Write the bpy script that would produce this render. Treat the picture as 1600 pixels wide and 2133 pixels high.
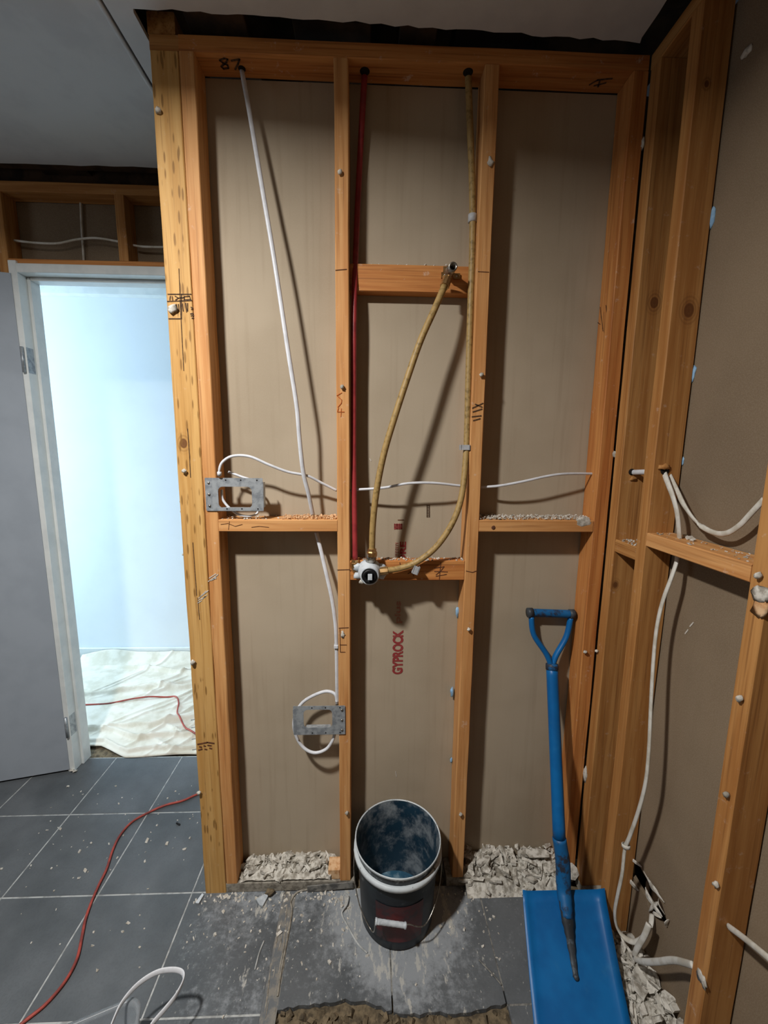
import bpy, bmesh, math, random
from mathutils import Vector, Matrix, noise
random.seed(7)
for o in list(bpy.data.objects): bpy.data.objects.remove(o)
SC = bpy.context.scene
COL = SC.collection

# ------------------------------------------------------------------ camera
F_PX, PITCH, YAW, ROLL = 853.31, 0.15136, 0.03643, 0.00948
CAM = Vector((0.0, -1.1576, 1.4430))
_fwd = Vector((math.sin(YAW)*math.cos(PITCH), math.cos(YAW)*math.cos(PITCH), -math.sin(PITCH)))
_r0 = Vector((math.cos(YAW), -math.sin(YAW), 0)); _u0 = _r0.cross(_fwd)
_rt = math.cos(ROLL)*_r0 + math.sin(ROLL)*_u0
_up = -math.sin(ROLL)*_r0 + math.cos(ROLL)*_u0
cd = bpy.data.cameras.new('camera'); cam = bpy.data.objects.new('camera', cd); COL.objects.link(cam)
cd.sensor_fit = 'HORIZONTAL'; cd.sensor_width = 36.0; cd.lens = F_PX/1600*36.0; cd.clip_start = 0.02
cam.matrix_world = Matrix(((_rt.x, _up.x, -_fwd.x, CAM.x), (_rt.y, _up.y, -_fwd.y, CAM.y),
                           (_rt.z, _up.z, -_fwd.z, CAM.z), (0, 0, 0, 1)))
SC.camera = cam
def at(u, v, ax, val):
    """point of the photograph measured back onto the plane axis=val"""
    d = (u-800)/F_PX*_rt - (v-1066.5)/F_PX*_up + _fwd
    return CAM + d*((val-CAM[ax])/d[ax])
def aty(u, v, y): return at(u, v, 1, y)
def atx(u, v, x): return at(u, v, 0, x)
def atz(u, v, z): return at(u, v, 2, z)

# ------------------------------------------------------------------ world, lights, exposure
w = bpy.data.worlds.new('world'); SC.world = w; w.use_nodes = True
w.node_tree.nodes['Background'].inputs[0].default_value = (0.55, 0.62, 0.75, 1)
w.node_tree.nodes['Background'].inputs[1].default_value = 0.02
def lamp(name, kind, loc, energy, color, **kw):
    l = bpy.data.lights.new(name, kind); l.energy = energy; l.color = color
    for k, x in kw.items(): setattr(l, k, x)
    o = bpy.data.objects.new(name, l); COL.objects.link(o); o.location = loc
    return o
# recessed ceiling downlight left of and above the camera: gives the wall's shadows
dl = lamp('downlight_lamp', 'AREA', (-0.73, -0.96, 2.426), 46, (1.0, 0.975, 0.945), shape='DISK', size=0.12, spread=math.radians(167))
# daylight from a window at the left end of the hall
hw = lamp('hall_window_daylight', 'AREA', (-3.7, 1.17, 1.45), 78, (0.66, 0.86, 1.0),
          shape='RECTANGLE', size=1.7, size_y=0.7)
hw.rotation_euler = (0, math.radians(-90), 0)
# added cool fill lamp off to the left, not a known window
cool_fill = lamp('cool_fill_lamp', 'AREA', (-2.36, -0.9, 1.6), 4, (0.72, 0.86, 1.0),
          shape='RECTANGLE', size=0.9, size_y=0.9)
cool_fill.rotation_euler = (0, math.radians(-90), 0)
SC.view_settings.view_transform = 'Standard'; SC.view_settings.look = 'None'
SC.view_settings.exposure = 0.1; SC.view_settings.gamma = 1.0
SC.view_settings.use_curve_mapping = False

# ------------------------------------------------------------------ materials
def lin(c):
    return tuple(((x/255)/12.92 if x/255 <= 0.04045 else ((x/255+0.055)/1.055)**2.4) for x in c) + (1,)
class NT:
    def __init__(s, name, rough=0.6, metal=0.0, spec=0.3):
        s.m = bpy.data.materials.new(name); s.m.use_nodes = True
        s.t = s.m.node_tree; s.b = s.t.nodes['Principled BSDF']
        s.b.inputs['Roughness'].default_value = rough; s.b.inputs['Metallic'].default_value = metal
        s.b.inputs['Specular IOR Level'].default_value = spec
    def n(s, t, **kw):
        n = s.t.nodes.new(t)
        for k, v in kw.items(): setattr(n, k, v)
        return n
    def set(s, sock, v):
        if hasattr(v, 'is_output'): s.t.links.new(v, sock)
        else: sock.default_value = v
    def coord(s, kind='Object'):
        return s.n('ShaderNodeTexCoord').outputs[kind]
    def pos(s): return s.n('ShaderNodeNewGeometry').outputs['Position']
    def scale(s, vec, sc):
        m = s.n('ShaderNodeMapping'); s.t.links.new(vec, m.inputs[0]); m.inputs['Scale'].default_value = sc; return m.outputs[0]
    def rnd(s): return s.n('ShaderNodeObjectInfo').outputs['Random']
    def math(s, op, a, b=0.0, c=None, clamp=False):
        n = s.n('ShaderNodeMath', operation=op, use_clamp=clamp); s.set(n.inputs[0], a); s.set(n.inputs[1], b)
        if c is not None: s.set(n.inputs[2], c)
        return n.outputs[0]
    def noise(s, vec, scale, detail=3, rough=0.55, w=None):
        n = s.n('ShaderNodeTexNoise', noise_dimensions='4D' if w is not None else '3D')
        if vec is not None: s.t.links.new(vec, n.inputs['Vector'])
        n.inputs['Scale'].default_value = scale; n.inputs['Detail'].default_value = detail; n.inputs['Roughness'].default_value = rough
        if w is not None: s.set(n.inputs['W'], w)
        return n.outputs[0]
    def step(s, v, a, b, lo=0.0, hi=1.0):
        n = s.n('ShaderNodeMapRange', interpolation_type='SMOOTHSTEP'); s.set(n.inputs[0], v)
        for i, x in zip((1, 2, 3, 4), (a, b, lo, hi)): n.inputs[i].default_value = x
        return n.outputs[0]
    def mix(s, f, a, b):
        n = s.n('ShaderNodeMix', data_type='RGBA'); s.set(n.inputs[0], f); s.set(n.inputs[6], a); s.set(n.inputs[7], b); return n.outputs[2]
    def sep(s, v):
        n = s.n('ShaderNodeSeparateXYZ'); s.t.links.new(v, n.inputs[0]); return n.outputs
    def bump(s, h, strength=0.3, dist=0.002):
        n = s.n('ShaderNodeBump'); s.set(n.inputs['Height'], h); n.inputs['Strength'].default_value = strength; n.inputs['Distance'].default_value = dist
        s.t.links.new(n.outputs[0], s.b.inputs['Normal'])
    def dist(s, vec, p, sc=(1, 1, 1)):
        v = s.n('ShaderNodeVectorMath', operation='SUBTRACT'); s.t.links.new(vec, v.inputs[0]); v.inputs[1].default_value = p
        k = s.n('ShaderNodeVectorMath', operation='MULTIPLY'); s.t.links.new(v.outputs[0], k.inputs[0]); k.inputs[1].default_value = sc
        l = s.n('ShaderNodeVectorMath', operation='LENGTH'); s.t.links.new(k.outputs[0], l.inputs[0]); return l.outputs['Value']
    def color(s, c): s.set(s.b.inputs['Base Color'], c); return s.m

def mat_wood(name, light, mid, dark, knots=(), incised=False, dusty=0.0):
    s = NT(name, rough=0.62, spec=0.25)
    o = s.coord(); r = s.math('MULTIPLY', s.rnd(), 37.0)
    g1 = s.noise(s.scale(o, (1, 1, 0.045)), 55, 4, 0.6, r)
    g2 = s.noise(s.scale(o, (1, 1, 0.02)), 220, 2, 0.5, r)
    big = s.noise(s.scale(o, (1, 1, 0.35)), 6, 3, 0.5, r)
    c = s.mix(s.step(g1, 0.35, 0.68), lin(light), lin(mid))
    c = s.mix(s.math('MULTIPLY', s.step(g2, 0.52, 0.7), 0.45), c, lin(dark))
    c = s.mix(s.math('MULTIPLY', s.step(big, 0.45, 0.75), 0.55), c, lin(mid))
    vo = s.n('ShaderNodeTexVoronoi', voronoi_dimensions='4D'); s.t.links.new(s.scale(o, (7, 7, 2.3)), vo.inputs['Vector']); s.set(vo.inputs['W'], r); vo.inputs['Scale'].default_value = 1.0
    c = s.mix(s.math('MULTIPLY', s.step(vo.outputs['Distance'], 0.10, 0.05), 0.75), c, lin((70, 38, 16)))
    for (p, rad) in knots:
        d = s.dist(o, p, (1, 1, 0.75))
        ring = s.math('SINE', s.math('MULTIPLY', d, 900.0))
        c = s.mix(s.math('MULTIPLY', s.step(d, rad*2.4, rad*1.2), s.math('MULTIPLY_ADD', ring, 0.2, 0.3)), c, lin(dark))
        c = s.mix(s.math('MULTIPLY', s.step(d, rad, rad*0.75), 0.85), c, lin((96, 56, 28)))
    if incised:
        v2 = s.n('ShaderNodeTexVoronoi'); s.t.links.new(s.scale(o, (95, 95, 17)), v2.inputs['Vector']); v2.inputs['Scale'].default_value = 1.0
        gate = s.step(s.math('ADD', s.noise(o, 9, 2), s.math('MULTIPLY', s.sep(o)[2], 0.14)), 0.40, 0.50)
        c = s.mix(s.math('MULTIPLY', s.math('MULTIPLY', s.step(v2.outputs['Distance'], 0.33, 0.20), gate), 0.75), c, lin((120, 84, 38)))
    if dusty:
        dn = s.noise(o, 42, 5, 0.7, r)
        c = s.mix(s.math('MULTIPLY', s.step(dn, 0.60, 0.72), dusty), c, lin((214, 196, 180)))
    s.bump(g1, 0.25, 0.0015)
    return s.color(c)
LT, MD, DK = (210, 158, 102), (186, 128, 74), (132, 84, 46)
M_WOOD = mat_wood('pine_framing', LT, MD, DK, dusty=0.35)
M_WOODR = mat_wood('pine_framing_ruddy', (200, 138, 78), (172, 106, 54), (116, 68, 36), dusty=0.45)
M_WOODD = mat_wood('pine_framing_darker', (186, 136, 80), (156, 104, 54), (104, 64, 34), dusty=0.3)  # darker tone of the framing pine
M_POST = mat_wood('treated_pine_post', (202, 160, 98), (184, 138, 76), (132, 92, 48), knots=[((-0.012, -0.0175, 0.262), 0.011)], incised=True, dusty=0.15)
M_KNOTE = mat_wood('pine_knot_inner', (186, 136, 80), (156, 104, 54), (104, 64, 34), knots=[((0.01, -0.0175, 0.62), 0.012), ((-0.02, -0.0175, -0.15), 0.008)], dusty=0.25)
M_KNOTF = mat_wood('pine_knot_outer', (186, 136, 80), (156, 104, 54), (104, 64, 34), knots=[((0.008, -0.0175, 0.56), 0.014), ((-0.01, -0.0175, 1.02), 0.006)], dusty=0.25)

def mat_simple(name, c1, c2=None, scale=20, rough=0.6, metal=0.0, spec=0.3, bump=0.0, lo=0.4, hi=0.65, detail=4):
    s = NT(name, rough, metal, spec); o = s.coord()
    n = s.noise(o, scale, detail, 0.6)
    c = s.mix(s.step(n, lo, hi), lin(c1), lin(c2 or tuple(int(x*0.88) for x in c1)))
    if bump: s.bump(n, bump, 0.003)
    return s.color(c)
def mat_paper(name, c1, c2):
    s = NT(name, 0.8, 0, 0.15); p = s.pos()
    a = s.noise(p, 3.0, 3); b = s.noise(s.scale(p, (1, 1, 0.04)), 60, 2); f = s.noise(p, 420, 2)
    c = s.mix(s.step(a, 0.3, 0.7), lin(c1), lin(c2))
    c = s.mix(s.math('MULTIPLY', s.step(b, 0.5, 0.8), 0.18), c, lin((120, 104, 82)))
    c = s.mix(s.math('MULTIPLY', s.step(f, 0.45, 0.6), 0.12), c, lin((176, 164, 144)))
    return s.color(c)
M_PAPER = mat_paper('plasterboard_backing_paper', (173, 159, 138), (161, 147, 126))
M_PAPERR = mat_paper('plasterboard_backing_paper_dimmed', (130, 113, 92), (116, 100, 81))  # brown paper, with edge dimming and light falloff painted in as extra darkness
M_SHELL = mat_paper('stripped_wall_brown', (112, 96, 80), (98, 84, 70))
M_CEIL = mat_simple('ceiling_paint', (198, 199, 200), (190, 191, 193), 8, 0.7)
M_HALL = mat_simple('hall_wall_paint', (226, 232, 236), (222, 228, 233), 2, 0.6)
M_TRIM = mat_simple('gloss_white_trim', (224, 228, 226), (214, 219, 218), 12, 0.35, 0, 0.45)
M_DOOR = mat_simple('door_paint_dimmed', (158, 166, 175), (152, 160, 169), 6, 0.45, 0, 0.4)  # white door painted down to grey, standing in for dimming towards the edge
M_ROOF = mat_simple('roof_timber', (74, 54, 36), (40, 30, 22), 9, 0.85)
M_SCREED = mat_simple('exposed_screed', (116, 102, 80), (66, 58, 46), 60, 0.95, bump=0.9, lo=0.35, hi=0.7, detail=6)
M_GROUT = mat_simple('grey_grout', (176, 178, 176), (140, 142, 140), 40, 0.9)
M_GROUTD = mat_simple('dirty_grout', (132, 130, 124), (84, 84, 82), 50, 0.9)
M_ADH = mat_simple('tan_adhesive', (150, 144, 132), (112, 106, 96), 70, 0.9, bump=0.5)
M_BED = mat_simple('dusty_adhesive_bed', (100, 103, 105), (128, 124, 116), 45, 0.9, bump=0.3, lo=0.42, hi=0.62, detail=6)
M_PLAST = mat_simple('plaster_rubble', (204, 200, 190), (146, 140, 128), 60, 0.9, bump=0.4)
M_CRUMB = mat_simple('plaster_crumb', (200, 196, 187), (178, 170, 156), 70, 0.9)
M_SAW = mat_simple('sawdust_crumb', (214, 178, 138), (186, 138, 92), 60, 0.9)
M_WHITE = mat_simple('white_cable_sheath', (208, 210, 214), (194, 196, 200), 30, 0.4, 0, 0.4)
M_WHITED = mat_simple('dusty_cable_sheath', (206, 203, 194), (184, 178, 164), 30, 0.5)
M_REDPIPE = mat_simple('red_poly_pipe', (150, 50, 52), (128, 40, 44), 30, 0.4, 0, 0.4)
M_TANPIPE = mat_simple('olive_tan_pipe', (160, 132, 82), (120, 98, 56), 90, 0.5, 0, 0.35, lo=0.45, hi=0.7)
M_GALV = mat_simple('galvanised_steel', (172, 178, 182), (138, 144, 150), 60, 0.42, 0.45, 0.5)
M_BRASS = mat_simple('brass_fitting', (196, 158, 108), (150, 112, 66), 60, 0.32, 0.85)
M_CHROME = mat_simple('dull_chrome', (176, 172, 164), (120, 114, 104), 60, 0.3, 0.85)
M_GUARD = mat_simple('white_plastic_guard', (192, 198, 202), (164, 171, 176), 40, 0.45)
M_BLACK = mat_simple('black_rubber', (22, 22, 24), (14, 14, 15), 20, 0.5)
M_DIM = mat_simple('dark_hole', (30, 22, 16), (20, 14, 10), 20, 0.9)
M_CLIP = mat_simple('grey_pipe_clip', (176, 178, 180), (150, 152, 155), 40, 0.5)
M_GLUE = mat_simple('blue_stud_adhesive', (150, 186, 214), (124, 164, 200), 40, 0.6)
M_CORD = mat_simple('orange_red_cord', (172, 76, 64), (128, 62, 56), 25, 0.5)
M_SHEET = mat_simple('canvas_drop_sheet', (226, 220, 206), (206, 198, 180), 10, 0.9)
M_INK_R = mat_simple('faded_red_print', (138, 50, 50), (158, 92, 82), 130, 0.85, lo=0.5, hi=0.75)
M_INK_F = mat_simple('fainter_red_print', (160, 96, 82), (164, 128, 106), 160, 0.85, lo=0.35, hi=0.6)
M_INK_K = mat_simple('black_stamp_ink', (62, 46, 34), (96, 70, 46), 160, 0.85)
M_PENCIL = mat_simple('pencil_mark', (86, 54, 36), (110, 68, 44), 120, 0.85)
M_ORANGEP = mat_simple('orange_crayon', (176, 84, 30), (184, 104, 48), 120, 0.85)

def mat_tile():
    s = NT('charcoal_floor_tile', 0.5, 0, 0.35); p = s.pos(); x, y, z = s.sep(p)
    a = s.noise(p, 5, 5, 0.6); f = s.noise(p, 160, 2)
    c = s.mix(s.step(a, 0.3, 0.72), lin((78, 82, 85)), lin((96, 100, 103)))
    c = s.mix(s.math('MULTIPLY', s.step(f, 0.4, 0.7), 0.2), c, lin((60, 64, 68)))
    shower = s.step(x, -0.60, -0.50)
    wallnear = s.step(y, -0.17, 0.0)
    d = s.dist(p, (0.09, -0.075, 0.0), (1, 1.0, 1)); ring = s.step(d, 0.26, 0.13)
    left = s.math('MULTIPLY', s.step(x, -0.62, -0.40), s.step(x, 0.42, 0.2))
    big = s.noise(p, 9, 6, 0.68); fine = s.noise(p, 55, 6, 0.75); streak = s.noise(s.scale(p, (1, 0.35, 1)), 34, 5, 0.7)
    amt = s.math('ADD', s.math('MULTIPLY', ring, 0.20), s.math('ADD', s.math('MULTIPLY', s.math('MULTIPLY', wallnear, left), 0.11), s.math('MULTIPLY', left, 0.05)))
    v = s.math('ADD', s.math('MULTIPLY_ADD', big, 0.5, s.math('MULTIPLY', fine, 0.5)), amt)
    dust = s.math('MULTIPLY', s.math('MULTIPLY', s.step(v, 0.53, 0.74), shower), 0.74)
    c = s.mix(dust, c, lin((148, 153, 157)))
    sp = s.math('MULTIPLY', s.math('MULTIPLY', s.step(s.math('ADD', streak, s.math('MULTIPLY', amt, 0.5)), 0.645, 0.70), shower), 0.75)
    c = s.mix(sp, c, lin((176, 174, 166)))
    pit = s.math('MULTIPLY', s.math('MULTIPLY', s.step(s.noise(s.scale(p, (1, 0.6, 1)), 120, 3, 0.6), 0.66, 0.70), shower), 0.6)
    c = s.mix(pit, c, lin((190, 188, 180)))
    film = s.math('MULTIPLY', s.step(s.noise(p, 3.2, 3), 0.42, 0.75), 0.16)
    c = s.mix(film, c, lin((140, 142, 144)))
    s.set(s.b.inputs['Roughness'], s.math('MULTIPLY_ADD', dust, 0.4, 0.46))
    s.bump(f, 0.08, 0.001)
    return s.color(c)
M_TILE = mat_tile()

def mat_dusted(name, base, base2, dust, scale, lo, hi, rough=0.45, amt=0.85, detail=6):
    s = NT(name, rough, 0, 0.35); o = s.coord()
    c = s.mix(s.step(s.noise(o, 12, 3), 0.35, 0.65), lin(base), lin(base2))
    n = s.noise(o, scale, detail, 0.7)
    c = s.mix(s.math('MULTIPLY', s.step(n, lo, hi), amt), c, lin(dust)); s.bump(n, 0.2, 0.002)
    return s.color(c)
M_BUCKO = mat_dusted('bucket_outside_plastic', (34, 42, 48), (26, 32, 38), (130, 136, 138), 22, 0.60, 0.80)
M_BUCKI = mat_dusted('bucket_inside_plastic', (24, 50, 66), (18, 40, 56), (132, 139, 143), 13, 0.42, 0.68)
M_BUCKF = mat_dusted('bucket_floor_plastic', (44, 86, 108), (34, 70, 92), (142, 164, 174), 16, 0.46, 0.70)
M_BUCKR = mat_dusted('plaster_caked_rim', (196, 202, 204), (176, 184, 188), (36, 42, 46), 34, 0.58, 0.68)
M_BUCKD = mat_dusted('bucket_groove_plastic', (30, 36, 40), (24, 30, 34), (150, 156, 158), 34, 0.52, 0.66)
M_LABEL = mat_dusted('faded_red_label', (104, 34, 34), (74, 28, 30), (44, 40, 44), 18, 0.45, 0.62)
M_SHOVEL = mat_dusted('blue_enamel', (12, 100, 162), (8, 88, 148), (58, 124, 166), 9, 0.55, 0.85, 0.4, 0.5)
M_SHOVW = mat_dusted('worn_blue_enamel', (22, 96, 150), (18, 84, 134), (44, 40, 38), 24, 0.50, 0.60, 0.5, 0.9)
M_SHOVK = mat_dusted('rusty_worn_socket', (58, 64, 70), (40, 44, 48), (96, 110, 120), 30, 0.52, 0.68, 0.5, 0.7)

# ------------------------------------------------------------------ builders
def link(o, parent=None):
    COL.objects.link(o)
    if parent is not None:
        o.parent = parent; o.matrix_parent_inverse = Matrix.Translation(-WLOC(parent)) if parent.type == 'EMPTY' or True else Matrix()
    return o
def WLOC(o):
    return PIVOT.get(o.name, Vector((0, 0, 0)))
PIVOT = {}
def mesh_obj(name, verts, faces, mat, parent=None, smooth=False, loc=None, rot=None):
    """verts are world coordinates unless loc/rot give the object's own frame"""
    me = bpy.data.meshes.new(name); me.from_pydata([tuple(v) for v in verts], [], faces); me.update()
    bm = bmesh.new(); bm.from_mesh(me); bmesh.ops.recalc_face_normals(bm, faces=bm.faces); bm.to_mesh(me); bm.free()
    if smooth:
        for p in me.polygons: p.use_smooth = True
    me.materials.append(mat)
    o = bpy.data.objects.new(name, me); COL.objects.link(o)
    M = Matrix()
    if rot is not None: M = rot.to_4x4()
    if loc is not None: M = Matrix.Translation(loc) @ M
    if parent is not None:
        o.parent = parent
        o.matrix_parent_inverse = WORLD[parent.name].inverted()
    o.matrix_basis = M
    WORLD[o.name] = M.copy()
    return o
WORLD = {}
def empty(name, loc=(0, 0, 0)):
    o = bpy.data.objects.new(name, None); COL.objects.link(o); o.location = loc; o.empty_display_size = 0.05
    WORLD[o.name] = Matrix.Translation(Vector(loc)); return o
def tag(o, label=None, cat=None, group=None, kind=None):
    if label: o['label'] = label
    if cat: o['category'] = cat
    if group: o['group'] = group
    if kind: o['kind'] = kind
    return o
BOXF = [(0, 1, 3, 2), (4, 6, 7, 5), (0, 4, 5, 1), (2, 3, 7, 6), (0, 2, 6, 4), (1, 5, 7, 3)]
def boxv(a, b): return [(x, y, z) for x in (a[0], b[0]) for y in (a[1], b[1]) for z in (a[2], b[2])]
def box(name, a, b, mat, parent=None, bev=0.0):
    """axis-aligned box, origin at its centre"""
    c = (Vector(a)+Vector(b))/2
    me = bpy.data.meshes.new(name); bm = bmesh.new()
    vs = [bm.verts.new(Vector(v)-c) for v in boxv(a, b)]
    for f in BOXF: bm.faces.new([vs[i] for i in f])
    bmesh.ops.recalc_face_normals(bm, faces=bm.faces)
    if bev: bmesh.ops.bevel(bm, geom=bm.edges[:], offset=bev, segments=1, affect='EDGES')
    bm.to_mesh(me); bm.free(); me.materials.append(mat)
    o = bpy.data.objects.new(name, me); COL.objects.link(o)
    if parent is not None: o.parent = parent; o.matrix_parent_inverse = WORLD[parent.name].inverted()
    o.location = c; WORLD[o.name] = Matrix.Translation(c); return o
def timber(name, a, b, mat, parent, bev=0.002, jit=0.0007):
    """a stick of timber; its own local Z runs along the grain"""
    a, b = Vector(a), Vector(b); c = (a+b)/2; d = b-a
    ax = max(range(3), key=lambda i: d[i])
    R = Matrix.Identity(3) if ax == 2 else (Matrix.Rotation(math.pi/2, 3, 'Y') if ax == 0 else Matrix.Rotation(-math.pi/2, 3, 'X'))
    ld = R.inverted() @ d; h = Vector((abs(ld.x)/2, abs(ld.y)/2, abs(ld.z)/2))
    bm = bmesh.new(); N = max(2, int(h.z*2/0.12)); rings = []
    for i in range(N+1):
        z = -h.z+2*h.z*i/N
        j = lambda: random.uniform(-jit, jit)
        pts = [(h.x-bev, -h.y), (h.x, -h.y+bev), (h.x, h.y-bev), (h.x-bev, h.y), (-h.x+bev, h.y), (-h.x, h.y-bev), (-h.x, -h.y+bev), (-h.x+bev, -h.y)]
        jx, jy = j(), j()
        rings.append([bm.verts.new((x+jx+j()*0.5, y+jy*0.3, z)) for x, y in pts])
    for i in range(N):
        for k in range(8): bm.faces.new((rings[i][k], rings[i][(k+1) % 8], rings[i+1][(k+1) % 8], rings[i+1][k]))
    bm.faces.new(rings[0]); bm.faces.new(rings[-1])
    bmesh.ops.recalc_face_normals(bm, faces=bm.faces)
    me = bpy.data.meshes.new(name); bm.to_mesh(me); bm.free(); me.materials.append(mat)
    o = bpy.data.objects.new(name, me); COL.objects.link(o)
    M = Matrix.Translation(c) @ R.to_4x4()
    if parent is not None: o.parent = parent; o.matrix_parent_inverse = WORLD[parent.name].inverted()
    o.matrix_basis = M; WORLD[o.name] = M.copy(); return o
def catmull(pts, n=6, closed=False):
    pts = [Vector(p) for p in pts]; out = []
    L = len(pts); rng = L if closed else L-1
    for i in range(rng):
        if closed: p0, p1, p2, p3 = pts[i-1], pts[i], pts[(i+1) % L], pts[(i+2) % L]
        else: p0, p1, p2, p3 = pts[max(i-1, 0)], pts[i], pts[i+1], pts[min(i+2, L-1)]
        for k in range(n):
            t = k/n
            out.append(0.5*((2*p1)+(p2-p0)*t+(2*p0-5*p1+4*p2-p3)*t*t+(3*p1-p0-3*p2+p3)*t**3))
    if not closed: out.append(pts[-1])
    return out
def tube(name, pts, r, mat, parent=None, seg=10, n=6, r2=None, wide=None, radii=None, smooth=True, caps=True):
    """tube along a smooth path; r2/wide: flat section, r along 'wide', r2 across it"""
    P = catmull(pts, n) if n > 1 else [Vector(p) for p in pts]
    vs, fs = [], []; prev = None
    for i, p in enumerate(P):
        t = (P[min(i+1, len(P)-1)]-P[max(i-1, 0)]).normalized()
        if wide is not None: ref = Vector(wide)
        elif prev is not None: ref = prev
        else: ref = Vector((0, 0, 1)) if abs(t.z) < 0.9 else Vector((1, 0, 0))
        a = ref-t*ref.dot(t)
        if a.length < 1e-5: a = Vector((0.3, 0.5, 0.8)); a = a-t*a.dot(t)
        a.normalize(); b = t.cross(a); prev = a
        k = radii[i*(len(radii)-1)//max(len(P)-1, 1)] if radii else 1.0
        for s in range(seg):
            an = 2*math.pi*s/seg
            vs.append(p+a*math.cos(an)*r*k+b*math.sin(an)*(r2 or r)*k)
    for i in range(len(P)-1):
        for s in range(seg):
            fs.append((i*seg+s, i*seg+(s+1) % seg, (i+1)*seg+(s+1) % seg, (i+1)*seg+s))
    if caps: fs.append(tuple(range(seg))); fs.append(tuple(range((len(P)-1)*seg, len(P)*seg)))
    return mesh_obj(name, vs, fs, mat, parent, smooth)
def lathe(name, prof, c, mat, parent=None, seg=40, axis=(0, 0, 1), cap0=False, cap1=False, smooth=True):
    q = Vector((0, 0, 1)).rotation_difference(Vector(axis)).to_matrix(); vs, fs = [], []
    for r, z in prof:
        for s in range(seg):
            an = 2*math.pi*s/seg; vs.append(Vector(c)+q @ Vector((r*math.cos(an), r*math.sin(an), z)))
    for i in range(len(prof)-1):
        for s in range(seg): fs.append((i*seg+s, i*seg+(s+1) % seg, (i+1)*seg+(s+1) % seg, (i+1)*seg+s))
    if cap0: fs.append(tuple(range(seg)))
    if cap1: fs.append(tuple(range((len(prof)-1)*seg, len(prof)*seg)))
    return mesh_obj(name, vs, fs, mat, parent, smooth)
def shardv(c, s, flat=0.4):
    R = Matrix.Rotation(random.uniform(0, 6.28), 3, 'Z') @ Matrix.Rotation(random.uniform(-0.7, 0.7), 3, 'X') @ Matrix.Rotation(random.uniform(-0.7, 0.7), 3, 'Y')
    L = (s*random.uniform(0.6, 1.5), s*random.uniform(0.5, 1.0), s*flat*random.uniform(0.5, 1.2))
    return [Vector(c)+R @ Vector((sx*L[0]*random.uniform(0.5, 1), sy*L[1]*random.uniform(0.5, 1), sz*L[2]*random.uniform(0.7, 1)))/1.4
            for sx in (-1, 1) for sy in (-1, 1) for sz in (-1, 1)]
def shards(name, items, mat, parent=None):
    vs, fs = [], []
    for c, s, fl in items:
        k = len(vs); vs += shardv(c, s, fl); fs += [tuple(i+k for i in f) for f in BOXF]
    return mesh_obj(name, vs, fs, mat, parent)
def lump(name, c, r, mat, parent=None, sc=(1, 1, 1), jit=0.25):
    bm = bmesh.new(); bmesh.ops.create_icosphere(bm, subdivisions=2, radius=r)
    sd = random.uniform(0, 99)
    vs = [Vector(c)+Vector((v.co.x*sc[0], v.co.y*sc[1], v.co.z*sc[2]))*(1+jit*2*(noise.noise(v.co*(1.6/r)+Vector((sd, 0, 0))))) for v in bm.verts]
    fs = [tuple(v.index for v in f.verts) for f in bm.faces]; bm.free()
    return mesh_obj(name, vs, fs, mat, parent, smooth=True)
def strokes(name, lines, mat, parent, nrm, wd=0.0022, lift=0.0012):
    """pen strokes as thin flat ribbons lying on a surface with normal nrm"""
    nrm = Vector(nrm); vs, fs = [], []
    for ln in lines:
        P = [Vector(p)+nrm*lift for p in ln]
        for i in range(len(P)-1):
            t = (P[i+1]-P[i]); t.normalize(); s = nrm.cross(t)*wd/2; k = len(vs)
            a, b = P[i]-t*wd*0.3, P[i+1]+t*wd*0.3
            vs += [a-s, a+s, b+s, b-s]; fs.append((k, k+1, k+2, k+3))
            vs += [p-nrm*0.0008 for p in vs[-4:]]; fs.append((k+4, k+5, k+6, k+7))
            for q in range(4): fs.append((k+q, k+(q+1) % 4, k+4+(q+1) % 4, k+4+q))
    return mesh_obj(name, vs, fs, mat, parent)
def lettering(name, s, origin, xdir, ydir, length, height, mat, parent, bold=0.0):
    """print: flat letters scaled to length x height"""
    cu = bpy.data.curves.new(name, 'FONT'); cu.body = s; cu.size = 1.0; cu.extrude = 0.0; cu.offset = bold
    t = bpy.data.objects.new(name, cu); COL.objects.link(t)
    dg = bpy.context.evaluated_depsgraph_get(); me = bpy.data.meshes.new_from_object(t.evaluated_get(dg))
    bpy.data.objects.remove(t)
    xs = [v.co.x for v in me.vertices]; ys = [v.co.y for v in me.vertices]
    x0, x1, y0, y1 = min(xs), max(xs), min(ys), max(ys)
    X, Y = Vector(xdir), Vector(ydir); N = X.cross(Y)
    vs = [Vector(origin)+X*((v.co.x-x0)/(x1-x0)*length)+Y*((v.co.y-y0)/(y1-y0)*height)+N*0.0009 for v in me.vertices]
    fs = [tuple(p.vertices) for p in me.polygons]; bpy.data.meshes.remove(me)
    return mesh_obj(name, vs, fs, mat, parent)

# ================================================================== SETTING
CEIL = 2.432
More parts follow.
